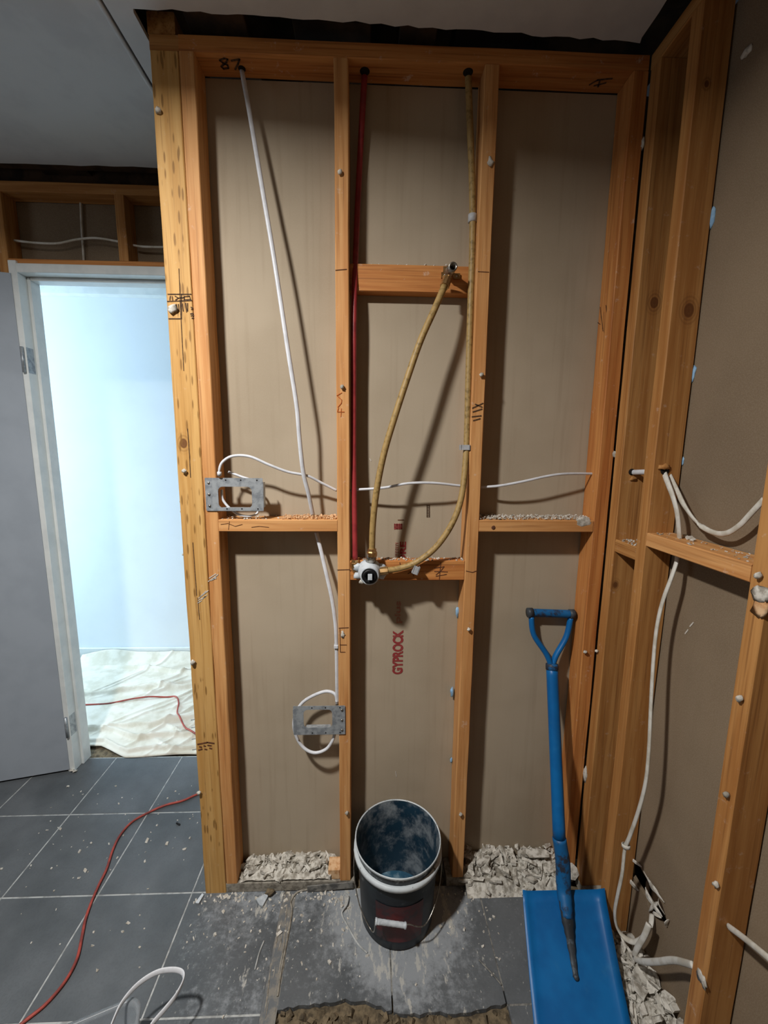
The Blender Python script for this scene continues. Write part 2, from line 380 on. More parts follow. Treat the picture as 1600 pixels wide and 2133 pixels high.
# ---- floor: screed with tiles, grout and adhesive ridges
floor = box('floor', (-2.45, -2.3, -0.10), (0.80, 0.70, -0.013), M_SCREED)
tag(floor, 'charcoal tiled bathroom floor, dusty and broken open near the front', 'floor', kind='structure')
XL = [-2.39, -2.088, -1.786, -1.484, -1.182, -0.879, -0.576, -0.274]
XR = [-0.236, 0.066, 0.368, 0.670]
YS = [0.614, 0.310, 0.004, -0.299, -0.602, -0.905, -1.208]
G = 0.0022
def tile(a, b):
    o = box('floor_tile', (a[0]+G, a[1]+G, -0.012), (b[0]-G, b[1]-G, 0.0), M_TILE, floor, 0.0008)
for j in range(len(YS)-1):
    for i in range(len(XL)-1): tile((XL[i], YS[j+1]), (XL[i+1], YS[j]))
    if j < 2: continue
    for i in range(len(XR)-1):
        if j == 2: continue
        if j == 3 and i < 2: continue
        tile((XR[i], YS[j+1]), (XR[i+1], YS[j]))
def cut_tile(a, b, front):
    """tile whose front edge is broken away along 'front'"""
    pts = [(a[0]+G, b[1]-G), (b[0]-G, b[1]-G)] + list(reversed(front))
    n = len(pts); vs = [(x, y, 0.0) for x, y in pts]+[(x, y, -0.012) for x, y in pts]
    fs = [tuple(range(n)), tuple(range(n, 2*n))]+[(i, (i+1) % n, n+(i+1) % n, n+i) for i in range(n)]
    mesh_obj('floor_tile', vs, fs, M_TILE, floor)
def wav(x0, x1, ys):
    out = []; N = 22
    for i in range(N+1):
        t = i/N; k = t*(len(ys)-1); q = min(int(k), len(ys)-2); y = ys[q]+(ys[q+1]-ys[q])*(k-q)
        out.append((x0+(x1-x0)*t, y+random.uniform(-0.0035, 0.0035)))
    return out
cut_tile((XR[0], YS[3]), (XR[1], YS[2]), wav(XR[0]+G, XR[1]-G, [-0.290, -0.283, -0.279, -0.276, -0.284, -0.303]))
cut_tile((XR[1], YS[3]), (XR[2], YS[2]), wav(XR[1]+G, XR[2]-G, [-0.303, -0.310, -0.306, -0.312, -0.304, -0.296]))
tile((XR[2], YS[3]), (XR[3], YS[2]))
for x in XL[1:7]: box('grout_line', (x-G, YS[-1], -0.013), (x+G, YS[0], -0.0008), M_GROUT, floor)
for y in YS: box('grout_line', (XL[0], y-G, -0.013), (XL[-1], y+G, -0.0009), M_GROUT, floor)
for x in XR[1:3]: box('grout_line', (x-G, -0.27, -0.013), (x+G, 0.0, -0.0012), M_GROUTD, floor)
box('grout_line', (XR[2], YS[3]-G, -0.013), (XR[3], YS[3]+G, -0.0010), M_GROUTD, floor)
# torn adhesive where the shower angle was: a bed with ridges
box('adhesive_bed', (XL[-1]-0.0021, YS[-1], -0.013), (XR[0]+0.0021, 0.0, -0.0004), M_BED, floor)
for xa, xb, y0, y1, r in ((-0.270, -0.266, 0.0, -0.60, 0.0026), (-0.256, -0.262, 0.0, -0.34, 0.0016), (-0.238, -0.238, -0.01, -0.30, 0.0016), (-0.247, -0.250, -0.02, -0.5, 0.0018)):
    P = [(xa+(xb-xa)*t/14+random.uniform(-0.003, 0.003), y0+(y1-y0)*t/14, -0.002+random.uniform(-0.001, 0.002)) for t in range(15)]
    tube('adhesive_ridge', P, r, M_ADH, floor, seg=6, n=3, radii=[random.uniform(0.5, 1.3) for _ in range(9)])
sil = [atz(606, 1878, 0.002), atz(608, 1900, 0.003), atz(596, 1970, 0.002), atz(588, 2010, 0.002), atz(578, 2075, 0.002)]
tube('silicone_bead', [atz(648, 1852, 0.004), atz(620, 1858, 0.004)]+sil, 0.0028, M_ADH, floor, seg=6, n=4)
tube('silicone_bead', [atz(727, 1868, 0.003), atz(722, 1885, 0.012), atz(712, 1902, 0.003), atz(722, 1925, 0.002), atz(745, 1965, 0.002), atz(765, 1985, 0.002)], 0.0028, M_GROUT, floor, seg=6, n=4)
tube('silicone_bead', [atz(550, 1960, 0.002), atz(540, 1985, 0.002), atz(531, 2020, 0.001)], 0.0022, M_GROUT, floor, seg=6, n=4)
tube('silicone_bead', [atz(998, 2000, 0.002), atz(1025, 2028, 0.003), atz(1045, 2052, 0.002)], 0.0022, M_GROUTD, floor, seg=6, n=4)
# rough lumps of screed in the broken patch
tag(shards('broken_screed', [((random.uniform(-0.24, 0.36), random.uniform(-0.60, -0.292), -0.012+random.uniform(-0.002, 0.006)), random.uniform(0.004, 0.018), 0.55) for _ in range(420)], M_SCREED, floor), kind='stuff')

# ---- ceiling
ceiling = empty('ceiling', (-0.8, -0.8, CEIL)); tag(ceiling, 'flat grey-white plasterboard ceiling, torn away above the stud walls', 'ceiling', kind='structure')
def ragged_sheet(name, pts, z0, z1, mat, parent):
    n = len(pts); vs = [(x, y, z0) for x, y in pts]+[(x, y, z1) for x, y in pts]
    return mesh_obj(name, vs, [tuple(range(n)), tuple(range(n, 2*n))]+[(i, (i+1) % n, n+(i+1) % n, n+i) for i in range(n)], mat, parent)
def edge(p, q, n, a):
    return [(p[0]+(q[0]-p[0])*i/n+random.uniform(-a, a), p[1]+(q[1]-p[1])*i/n+random.uniform(-a, a)) for i in range(n+1)]
e1 = edge((-0.605, 0.505), (-2.45, 0.515), 30, 0.004)
ragged_sheet('ceiling_sheet', [(-2.45, -2.3), (-0.605, -2.3)]+e1, CEIL, CEIL+0.01, M_CEIL, ceiling)
e2 = edge((0.655, -0.02), (-0.545, -0.045), 40, 0.004)
e3 = edge((-0.548, -0.035), (-0.56, 0.48), 14, 0.004)
ragged_sheet('ceiling_sheet', [(-0.601, -2.3)]+edge((0.655, -2.3), (0.655, -0.03), 40, 0.004)+e2+e3+[(-0.601, 0.50)], CEIL-0.0015, CEIL+0.01, M_CEIL, ceiling)
tube('joint_tape', [(-0.612, y, CEIL-0.001) for y in (-0.5, -0.2, -0.05, 0.04, 0.1, 0.16, 0.3, 0.5)], 0.006, M_CEIL, ceiling, seg=8, n=4, r2=0.0035, wide=(1, 0, 0))
# roof space above
zt_far = aty(150, 380, 0.545).z+0.001
roof = box('ceiling_void', (-2.5, -2.3, 2.62), (0.9, 1.8, 2.66), M_ROOF); tag(roof, 'dark roof space lining above the torn ceiling', 'roof', kind='structure')
for k, (a, b, mm) in enumerate([((-2.45, 0.52, 2.445), (0.85, 0.56, 2.48), M_ROOF), ((-0.44, -0.06, 2.445), (-0.30, 0.5, 2.48), M_ROOF), ((0.07, -0.05, 2.443), (0.16, 0.5, 2.478), M_ROOF),
                                ((-0.535, 0.005, 2.423), (-0.47, 0.08, 2.47), M_WOODD), ((-1.22, 0.50, 2.452), (-1.05, 0.62, 2.5), M_ROOF), ((-0.19, 0.0, 2.46), (0.0, 0.3, 2.5), M_ROOF), ((-0.96, 0.52, 2.47), (-0.88, 0.62, 2.5), M_ROOF)]):
    timber('ceiling_batten', a, b, mm, roof)
box('gap_blocker', (-2.4, 0.600, zt_far), (0.6, 0.632, 2.62), M_ROOF, roof)  # added dark board that blanks the pale hall wall above the far plate
box('insulation_facing', (0.21, -0.03, 2.46), (0.42, 0.2, 2.52), M_DIM, roof)

# ---- nib wall in front of us
wb = empty('wall_back', (0.08, 0.035, 0)); tag(wb, 'stripped nib wall of orange pine studs over brown plasterboard backing', 'wall', kind='structure')
panel = box('backing_sheet', (-0.46, 0.0705, 0.012), (0.775, 0.0805, 2.385), M_PAPER, wb)
post = timber('end_post', (-0.531, 0.0, 0.0), (-0.4645, 0.035, 2.385), M_POST, wb)
timber('plate_end', (-0.531, 0.001, 2.385), (-0.462, 0.07, 2.421), M_WOODD, wb)
A = timber('stud', (-0.463, 0.0, 0.035), (-0.427, 0.07, 2.386), M_WOOD, wb)
B = timber('stud', (-0.091, 0.0, 0.035), (-0.0555, 0.07, 2.386), M_WOOD, wb)
C = timber('stud', (0.2815, 0.0, 0.035), (0.318, 0.07, 2.386), M_WOOD, wb)
D = timber('stud', (0.657, 0.0, 0.035), (0.6965, 0.07, 2.386), M_WOODR, wb)
timber('top_plate', (-0.462, 0.0, 2.387), (0.695, 0.07, 2.422), M_WOODR, wb)
timber('bottom_plate', (-0.463, 0.0, 0.0), (-0.044, 0.07, 0.0345), M_ADH, wb)
timber('bottom_plate', (0.262, 0.0, 0.0), (0.695, 0.07, 0.0345), M_ADH, wb)
nL = timber('nogging', (-0.4265, 0.0, 1.208), (-0.0915, 0.07, 1.243), M_WOOD, wb)
nR = timber('nogging', (0.3185, 0.0, 1.209), (0.6555, 0.07, 1.244), M_WOOD, wb)
nU = timber('nogging', (-0.055, 0.035, 1.868), (0.281, 0.07, 1.937), M_WOODR, wb)
nM = timber('nogging', (-0.055, 0.003, 1.062), (0.281, 0.038, 1.122), M_WOODR, wb)

# ---- right-hand wall
XF = 0.700
wr = empty('wall_right', (0.735, -0.5, 0)); tag(wr, 'stripped right-hand stud wall with brown plasterboard backing darkened in colour for dim light', 'wall', kind='structure')
Es = timber('stud', (XF, -0.038, 0.035), (XF+0.07, -0.001, 2.386), M_KNOTE, wr)
Fs = timber('stud', (XF, -0.168, 0.035), (XF+0.07, -0.133, 2.386), M_KNOTF, wr)
Gs = timber('stud', (XF, -0.490, 0.035), (XF+0.07, -0.455, 2.386), M_WOODD, wr)
timber('stud', (XF, -0.840, 0.035), (XF+0.07, -0.805, 2.386), M_WOODD, wr)
timber('stud', (XF, -1.190, 0.035), (XF+0.07, -1.155, 2.386), M_WOODD, wr)
timber('top_plate', (XF, -2.2, 2.387), (XF+0.07, 0.0, 2.422), M_WOODD, wr)
timber('bottom_plate', (XF, -2.2, 0.0), (XF+0.07, -0.002, 0.0345), M_ADH, wr)
nE = timber('nogging', (XF+0.002, -0.1325, 1.160), (XF+0.07, -0.0385, 1.196), M_WOODD, wr)
nF = timber('nogging', (XF, -0.4545, 1.207), (XF+0.07, -0.1685, 1.242), M_WOOD, wr)
timber('nogging', (XF, -0.8045, 1.165), (XF+0.07, -0.4905, 1.2), M_WOODD, wr)
# backing sheet with a hole kicked through it near the floor
XP = XF+0.0735
hole_px = [(1316, 1792), (1330, 1800), (1346, 1828), (1362, 1855), (1378, 1880), (1386, 1905), (1392, 1935), (1382, 1925), (1368, 1912), (1352, 1895), (1345, 1868), (1330, 1845), (1316, 1820)]
hole = [atx(u, v, XP) for u, v in hole_px]
bm = bmesh.new()
outer = [bm.verts.new((XP, y, z)) for y, z in ((-2.2, 0.012), (0.07, 0.012), (0.07, 2.385), (-2.2, 2.385))]
inner = [bm.verts.new(p) for p in hole]
es = [bm.edges.new((l[i], l[(i+1) % len(l)])) for l in (outer, inner) for i in range(len(l))]
bmesh.ops.triangle_fill(bm, edges=es, use_beauty=True)
r = bmesh.ops.extrude_face_region(bm, geom=bm.faces[:]); bmesh.ops.translate(bm, vec=(0.01, 0, 0), verts=[v for v in r['geom'] if isinstance(v, bmesh.types.BMVert)])
bmesh.ops.recalc_face_normals(bm, faces=bm.faces)
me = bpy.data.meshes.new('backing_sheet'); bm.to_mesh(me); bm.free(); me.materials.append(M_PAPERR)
pr = bpy.data.objects.new('backing_sheet', me); COL.objects.link(pr); pr.parent = wr; pr.matrix_parent_inverse = WORLD[wr.name].inverted(); WORLD[pr.name] = Matrix()
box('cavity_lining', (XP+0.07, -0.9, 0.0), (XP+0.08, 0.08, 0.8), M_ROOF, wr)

# ---- far wall with the doorway
YD = 0.545
wf = empty('wall_far', (-1.2, YD, 0)); tag(wf, 'stripped stud framing above and beside the doorway', 'wall', kind='structure')
zt = aty(150, 380, YD).z
ztb = aty(150, 402, YD).z
zl1, zl0 = aty(150, 541, YD).z, aty(150, 566, YD).z
timber('top_plate', (-2.4, YD, ztb), (-0.30, YD+0.07, zt), M_WOODD, wf)
xs0 = -1.306-0.080
timber('stud', (xs0, YD, 0.0), (xs0+0.035, YD+0.07, ztb), M_WOODD, wf)
x2 = aty(243, 480, YD).x
timber('stud', (x2, YD, zl1), (x2+0.035, YD+0.07, ztb), M_WOODD, wf)
timber('stud', (-0.50, YD, 0.0), (-0.465, YD+0.07, ztb), M_WOODD, wf)
timber('stud', (-1.80, YD, 0.0), (-1.765, YD+0.07, ztb), M_WOODD, wf)
timber('lintel', (xs0+0.036, YD, zl0), (-0.501, YD+0.07, zl1), M_WOODR, wf)
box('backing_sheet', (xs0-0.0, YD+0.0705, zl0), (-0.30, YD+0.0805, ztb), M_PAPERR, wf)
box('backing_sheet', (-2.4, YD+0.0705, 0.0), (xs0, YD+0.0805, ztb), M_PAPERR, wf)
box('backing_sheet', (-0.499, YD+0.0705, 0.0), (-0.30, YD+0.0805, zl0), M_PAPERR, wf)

# ---- door frame and leaf
XJ = -1.306
d1 = empty('door_1', (-0.92, YD, 0)); tag(d1, 'white door frame with a door leaf greyed in colour for edge dimming swung open to the left', 'door', kind='structure')
zh = aty(150, 597, 0.63).z
DF, DB = YD-0.010, 0.632
hd0 = zh+0.012
# jambs: a wide lining plus a planted stop
box('jamb', (XJ-0.042, DF, 0.0), (XJ-0.012, DB, zh+0.055), M_TRIM, d1, 0.002)
box('door_stop', (XJ-0.012, DF+0.042, 0.0), (XJ, DB-0.004, zh+0.012), M_TRIM, d1, 0.003)
box('jamb', (-0.545, DF, 0.0), (-0.515, DB, zh+0.055), M_TRIM, d1, 0.002)
box('door_stop', (-0.557, DF+0.042, 0.0), (-0.545, DB-0.004, zh+0.012), M_TRIM, d1, 0.003)
box('head_jamb', (XJ-0.012, DF, zh+0.013), (-0.545, DB, zh+0.045), M_TRIM, d1, 0.002)
box('door_stop', (XJ, DF+0.042, zh), (-0.557, DB-0.004, zh+0.0125), M_TRIM, d1, 0.003)
timber('packer', (XJ-0.02, DF+0.015, zh+0.046), (-0.53, YD+0.06, zl0-0.008), M_WOODD, d1)
# leaf
hx, hy = XJ-0.030, DF-0.003
ang = math.radians(193.5)
Lx, Ly = Vector((math.cos(ang), math.sin(ang), 0)), Vector((-math.sin(ang), math.cos(ang), 0))
def leafbox(name, a, b, mat, parent):
    vs = [Vector((hx, hy, 0))+Lx*x+Ly*y+Vector((0, 0, z)) for x, y, z in boxv(a, b)]
    return mesh_obj(name, vs, BOXF, mat, parent)
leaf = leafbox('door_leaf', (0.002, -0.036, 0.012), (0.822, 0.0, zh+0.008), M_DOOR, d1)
for hz in (0.22, 1.77):
    hg = lathe('hinge', [(0.0055, 0), (0.0055, 0.095)], (hx+0.009, hy-0.004, hz-0.047), M_GALV, leaf, 12, cap0=True, cap1=True)
    box('hinge_plate', (XJ-0.0122, DF+0.002, hz-0.047), (XJ-0.0112, DF+0.036, hz+0.048), M_GALV, d1)
shards('plaster_patch', [((XJ-0.02, DF-0.006, 0.01), 0.012, 0.6), ((XJ-0.005, DF-0.006, 0.006), 0.010, 0.6)], M_PLAST, d1)

# ---- the hall beyond
YH = 1.545
hall = box('wall_hall', (-4.7, YH, -0.02), (0.6, YH+0.03, 2.5), M_HALL); tag(hall, 'plain pale blue-white hall wall seen through the doorway', 'wall', kind='structure')
hb = box('baseboard_hall', (-4.7, YH-0.016, 0.0), (0.6, YH-0.0005, 0.085), M_TRIM, None, 0.003); tag(hb, 'white skirting board along the hall wall behind the drop sheet', 'baseboard', kind='structure')
hf = box('floor_hall', (-4.7, 0.7005, -0.1), (0.6, 1.5295, -0.004), M_SCREED); tag(hf, 'hall floor hidden under the canvas drop sheet', 'floor', kind='structure')
hc = box('ceiling_hall', (-4.7, 0.64, 2.50), (0.6, YH+0.03, 2.54), M_CEIL); tag(hc, 'white hall ceiling past the doorway', 'ceiling', kind='structure')
hi = box('trim_1', (-4.7, YH-0.055, aty(200, 612, YH-0.055).z), (0.6, YH-0.0005, 2.499), M_TRIM); tag(hi, 'white cornice along the top of the hall wall', 'trim', kind='structure')
he = box('wall_hall_end', (0.6, 0.64, 0.0), (0.63, YH, 2.5), M_HALL); tag(he, 'white end wall of the hall hidden behind the nib', 'wall', kind='structure')
hs = box('wall_hall_side', (-4.7, 0.635, 0.0), (-1.40, 0.66, 2.5), M_HALL); tag(hs, 'white hall side of the wall behind the open door', 'wall', kind='structure')
hs3 = box('wall_hall_side', (-1.40, 0.635, zl0), (-0.51, 0.66, 2.5), M_HALL); tag(hs3, 'white hall side of the wall above the doorway', 'wall', kind='structure')
hs2 = box('wall_hall_side', (-0.51, 0.635, 0.0), (0.6, 0.66, 2.5), M_HALL); tag(hs2, 'white hall side of the wall behind the nib', 'wall', kind='structure')
# ---- room shell behind and beside the camera
wl = box('wall_left', (-2.45, -2.3, 0.0), (-2.40, YD, 2.44), M_SHELL); tag(wl, 'left bathroom wall outside the picture', 'wall', kind='structure')
wq = box('wall_rear', (-2.40, -2.32, 0.0), (0.80, -2.25, 2.44), M_SHELL); tag(wq, 'rear bathroom wall behind the viewer', 'wall', kind='structure')

# ================================================================== marks, screws, rubble on the framing
def screw(stud, u, v, y=0.0, x=None, r=0.0055, caked=True):
    nrm = Vector((0, -1, 0)) if x is None else Vector((-1, 0, 0))
    p = aty(u, v, y) if x is None else atx(u, v, x)
    s = lathe('screw', [(0.0, -0.012), (0.0022, -0.012), (0.0024, 0.004), (r*0.8, 0.006), (r*0.8, 0.0075), (0.0, 0.0075)], p-nrm*0.001, M_GALV, stud, 10, nrm)
    if caked: lump('plaster_blob', p+nrm*0.006, r, M_PLAST, s, (1.0, 0.8, 1.05), 0.3)
for u, v, r in ((332, 234, 0.007), (386, 981, 0.006), (403, 1378, 0.007), (416, 1648, 0.006)): screw(post, u, v, r=r)
lump('plaster_blob', aty(359, 643, -0.004), 0.012, M_PLAST, post, (1.0, 0.6, 0.9), 0.4)
for u, v in ((709, 361), (713, 806), (723, 1690)): screw(B, u, v)
for u, v in ((1002, 781), (976, 1309), (959, 1693)): screw(C, u, v)
lump('plaster_blob', aty(1022, 338, -0.002), 0.008, M_CRUMB, C, (1, 0.5, 1.2), 0.4)
lump('plaster_blob', aty(714, 1322, -0.001), 0.006, M_PLAST, B, (1, 0.4, 1.5), 0.4)
screw(D, 1217, 1356); 
screw(Es, 1247, 1356, x=XF, r=0.005)
lump('plaster_blob', atx(1277, 946, XF-0.003), 0.010, M_PLAST, Es, (0.5, 0.8, 1.3), 0.4)
lump('plaster_blob', atx(1338, 300, XF-0.003), 0.010, M_PLAST, Es, (0.4, 0.8, 1.3), 0.4)
lump('plaster_blob', atx(1245, 1108, XF-0.006), 0.010, M_PLAST, nE, (0.6, 1.6, 0.8), 0.4)
lump('plaster_blob', atx(1219, 1612, XF-0.003), 0.012, M_PLAST, Es, (0.3, 0.7, 2.0), 0.4)
for u, v in ((1586, 1198), (1547, 1455), (1519, 1655), (1497, 1842)): screw(Gs, u, v, x=XF, r=0.006)
lump('plaster_patch', atx(1585, 1238, XF-0.002), 0.020, M_PLAST, Gs, (0.10, 0.9, 0.7), 0.5)
lump('plaster_patch', atx(1582, 1268, XF-0.002), 0.018, M_SAW, Gs, (0.05, 0.8, 1.0), 0.5)
lump('plaster_patch', atx(1462, 2040, XF-0.001), 0.012, M_CRUMB, Gs, (0.07, 0.8, 1.4), 0.6)
for v in (1500, 1516, 1540, 1562): tube('nail', [aty(398+(v-1500)*0.05, v, 0.02), aty(408+(v-1500)*0.05, v-2, 0.006)], 0.0012, M_GALV, post, seg=6, n=1)
for v in (1045, 1065, 1155): lump('plaster_blob', aty(377+(v-1045)*0.05, v, 0.01), 0.004, M_CRUMB, post)
# dust smears on the post and first stud
strokes('plaster_smear', [[aty(u, v, 0.0), aty(u+du, v-dv, 0.0)] for u, v, du, dv in ((436, 1204, 14, 9), (439, 1209, 12, 5), (434, 1211, 17, 12), (446, 1206, 8, 10), (414, 1246, 20, 16), (413, 1251, 15, 9), (417, 1243, 12, 12), (421, 1248, 10, 9), (412, 1256, 8, 5))], M_CRUMB, post, (0, -1, 0), 0.0022)
# stamps and handwriting
FN = (0, -1, 0)
def px(pts, y): return [aty(u, v, y) for u, v in pts]
strokes('timber_stamp', [px(l, 0) for l in (
    [(350, 613), (398, 613)], [(349, 628), (400, 626)], [(352, 664), (378, 664)], [(378, 614), (378, 664)],
    [(365, 617), (372, 621), (366, 625)], [(374, 621), (384, 620)], [(384, 617), (384, 625), (397, 624), (395, 617), (386, 618)], [(355, 617), (354, 625)], [(359, 618), (360, 625)],
    [(387, 632), (389, 650)], [(391, 632), (391, 648)], [(398, 640), (402, 642), (399, 645)], [(397, 654), (403, 653)], [(398, 658), (404, 657)], [(400, 663), (404, 662)],
    [(380, 633), (382, 648)], [(368, 634), (369, 645)], [(372, 634), (373, 646)])], M_INK_K, post, FN, 0.0024)
strokes('timber_stamp', [px(l, 0) for l in ([(412, 1550), (432, 1546), (446, 1548)], [(416, 1555), (420, 1556)], [(425, 1553), (428, 1554)], [(433, 1552), (440, 1553)], [(414, 1562), (421, 1560)], [(427, 1560), (431, 1561)], [(437, 1558), (441, 1559)])], M_PENCIL, post, FN, 0.004)
strokes('grain_crack', [px([(373, 560), (376, 640), (383, 772)], 0), px([(391, 893), (395, 950), (397, 994)], 0), px([(402, 1130), (410, 1240)], 0), px([(412, 1245), (416, 1290)], 0)], M_INK_K, post, FN, 0.0016)
strokes('crayon_mark', [px(l, 0) for l in ([(712, 818), (702, 824), (712, 833), (711, 840), (704, 848)], [(705, 850), (703, 858), (717, 858)], [(711, 851), (710, 868)])], M_ORANGEP, B, FN, 0.0018)
strokes('pencil_line', [px([(699, 563), (722, 561)], 0), px([(702, 1187), (730, 1186)], 0), px([(706, 1308), (726, 1307)], 0), px([(708, 1343), (722, 1343)], 0), px([(708, 1310), (709, 1358), (719, 1358)], 0)], M_PENCIL, B, FN, 0.0016)
strokes('pencil_line', [px([(996, 566), (1018, 567)], 0), px([(971, 1189), (984, 1192), (992, 1189)], 0)], M_PENCIL, C, FN, 0.0016)
strokes('timber_stamp', [px(l, 0) for l in ([(984, 850), (1006, 840)], [(985, 858), (1004, 852)], [(983, 868), (1002, 866)], [(990, 842), (1004, 848)], [(986, 876), (1000, 872)])], M_INK_K, C, FN, 0.003)
strokes('handwritten_mark', [px(l, 0.003) for l in ([(905, 1183), (925, 1180), (917, 1190), (908, 1197)], [(918, 1172), (915, 1207)], [(905, 1190), (932, 1191)], [(908, 1200), (930, 1196)])], M_PENCIL, nM, FN, 0.0018)
strokes('handwritten_mark', [px([(850, 1195), (858, 1190), (862, 1200)], 0.003), px([(833, 1172), (834, 1180)], 0.003)], M_PENCIL, nM, FN, 0.002)
strokes('grain_crack', [px([(460, 1092), (475, 1090), (490, 1096), (505, 1092)], 0), px([(478, 1086), (476, 1103)], 0), px([(524, 1098), (540, 1096), (560, 1098)], 0)], M_PENCIL, nL, FN, 0.0009)
tp_z = 2.387
def tpz(pts): return [atz(u, v, tp_z) for u, v in pts]
tpo = [c for c in wb.children if c.name.startswith('top_plate')][0]
strokes('handwritten_mark', [tpz(l) for l in ([(467, 121), (458, 125), (464, 130), (474, 135), (476, 141), (466, 143), (461, 138), (472, 129), (474, 123), (467, 121)], [(482, 126), (499, 123), (496, 132), (490, 144)])], M_INK_K, tpo, (0, 0, -1), 0.004)
strokes('handwritten_mark', [tpz(l) for l in ([(1228, 176), (1245, 166), (1275, 163)], [(1238, 178), (1262, 172)], [(1250, 166), (1246, 180)])], M_INK_K, tpo, (0, 0, -1), 0.004)
# knots and stamp on the right end stud
strokes('timber_stamp', [px(l, 0.03) for l in ([(1250, 640), (1256, 690)], [(1262, 636), (1266, 672)], [(1245, 672), (1250, 676)])], M_INK_K, D, FN, 0.0016)
# printing on the backing sheet
YPn = 0.0705
def vprint(name, s, u0, v0, u1, v1, mat, bold=0.0):
    p0 = aty(u1, v0, YPn); p1 = aty(u1, v1, YPn); q = aty(u0, v0, YPn)
    lettering(name, s, p0, (0, 0, 1), (-1, 0, 0), p1.z-p0.z, p0.x-q.x, mat, panel, bold)
vprint('sheet_printing', 'GYPROCK', 817, 1404, 839, 1312, M_INK_R, 0.045)
vprint('sheet_printing', 'plus', 822, 1298, 838, 1252, M_INK_F, 0.03)
vprint('sheet_printing', 'CORE', 832, 1190, 845, 1128, M_INK_R, 0.04)
strokes('sheet_printing', [px([(824, v), (830, v+0.6)], YPn) for v in (1131, 1135, 1140, 1144, 1150, 1155)]+[px([(824.5, 1132), (824.5, 1158)], YPn), px([(829, 1138), (829, 1152)], YPn)], M_INK_F, panel, FN, 0.0022)
strokes('sheet_printing', [px([(822, v), (837, v)], YPn) for v in (1092, 1095, 1098, 1101)]+[px([(u, 1091), (u, 1102)], YPn) for u in (822, 827, 832, 837)], M_INK_R, panel, FN, 0.0028)
strokes('torn_nick', [px([(829, 1083), (841, 1083)], YPn)], M_PENCIL, panel, FN, 0.0022)
strokes('batch_code', [px([(889, 1053+k*3.3), (895, 1053+k*3.3)], YPn) for k in range(8)]+[px([(u, 1052), (u, 1077)], YPn) for u in (889.5, 894.5)], M_INK_K, panel, FN, 0.0018)
# blue-white stud adhesive squeezed out beside studs
for u, v, r in ((953, 1275, 0.011), (942, 1441, 0.010), (940, 1584, 0.007)): lump('adhesive_dab', aty(u, v, 0.06), r, M_GLUE, C, (0.6, 0.5, 1.5), 0.3)
for u, v, r in ((1483, 452, 0.016), (1443, 779, 0.013), (1422, 960, 0.007)): lump('adhesive_dab', atx(u, v, XP-0.001), r, M_GLUE, Fs, (0.25, 0.6, 1.5), 0.25)
lump('plaster_blob', atx(1556, 108, XP-0.001), 0.011, M_PLAST, pr, (0.3, 1.0, 0.9), 0.4)
strokes('scratch', [[atx(1438, 1305, XP), atx(1445, 1297, XP)], [atx(1428, 1320, XP), atx(1434, 1312, XP)]], M_CRUMB, pr, (-1, 0, 0), 0.003)
strokes('scratch', [[aty(824, 1607, YPn), aty(826, 1617, YPn)], [aty(770, 955, YPn), aty(773, 960, YPn)]], M_CRUMB, panel, FN, 0.002)

def crumbs(name, n, xr, yr, z, sr, mat, parent, fl=0.6, pile=None):
    it = []
    for _ in range(n):
        x, y = random.uniform(*xr), random.uniform(*yr); s = sr[0]+(sr[1]-sr[0])*random.random()**2.2
        h = pile(x, y) if pile else 0.0
        it.append(((x, y, z+random.uniform(0, 1)*h+s*0.12), s, fl))
    return tag(shards(name, it, mat, parent), kind='stuff')
crumbs('sawdust', 500, (-0.25, -0.093), (0.004, 0.066), 1.2435, (0.0015, 0.005), M_SAW, nL, pile=lambda x, y: 0.005)
crumbs('dust_crumbs', 60, (-0.42, -0.25), (0.004, 0.066), 1.2435, (0.002, 0.005), M_CRUMB, nL)
crumbs('plaster_dust', 700, (0.322, 0.65), (0.004, 0.066), 1.2445, (0.0015, 0.006), M_PLAST, nR, pile=lambda x, y: 0.006)
crumbs('plaster_dust', 90, (-0.02, 0.278), (0.006, 0.036), 1.1225, (0.003, 0.006), M_PLAST, nM)
crumbs('plaster_dust', 40, (0.0, 0.26), (0.038, 0.066), 1.9375, (0.003, 0.007), M_CRUMB, nU)
crumbs('plaster_dust', 50, (XF+0.004, XF+0.066), (-0.13, -0.045), 1.1965, (0.003, 0.006), M_PLAST, nE)
crumbs('plaster_dust', 60, (XF+0.004, XF+0.066), (-0.44, -0.175), 1.2425, (0.002, 0.005), M_PLAST, nF, 0.3)
shards('wood_splinter', [(atz(1437, 1121, 1.245), 0.014, 0.3), (atz(1430, 1118, 1.245), 0.012, 0.3), (atz(1444, 1124, 1.246), 0.010, 0.3)], M_CRUMB, nF)
lump('knot_blob', aty(1028, 1099, -0.0005), 0.006, M_PENCIL, nR, (1, 0.15, 1), 0.1)
# rounded, plaster-caked broken end of the right nogging
lump('plaster_cake', aty(1215, 1088, 0.002), 0.018, M_PLAST, nR, (1.5, 0.22, 0.8), 0.15)

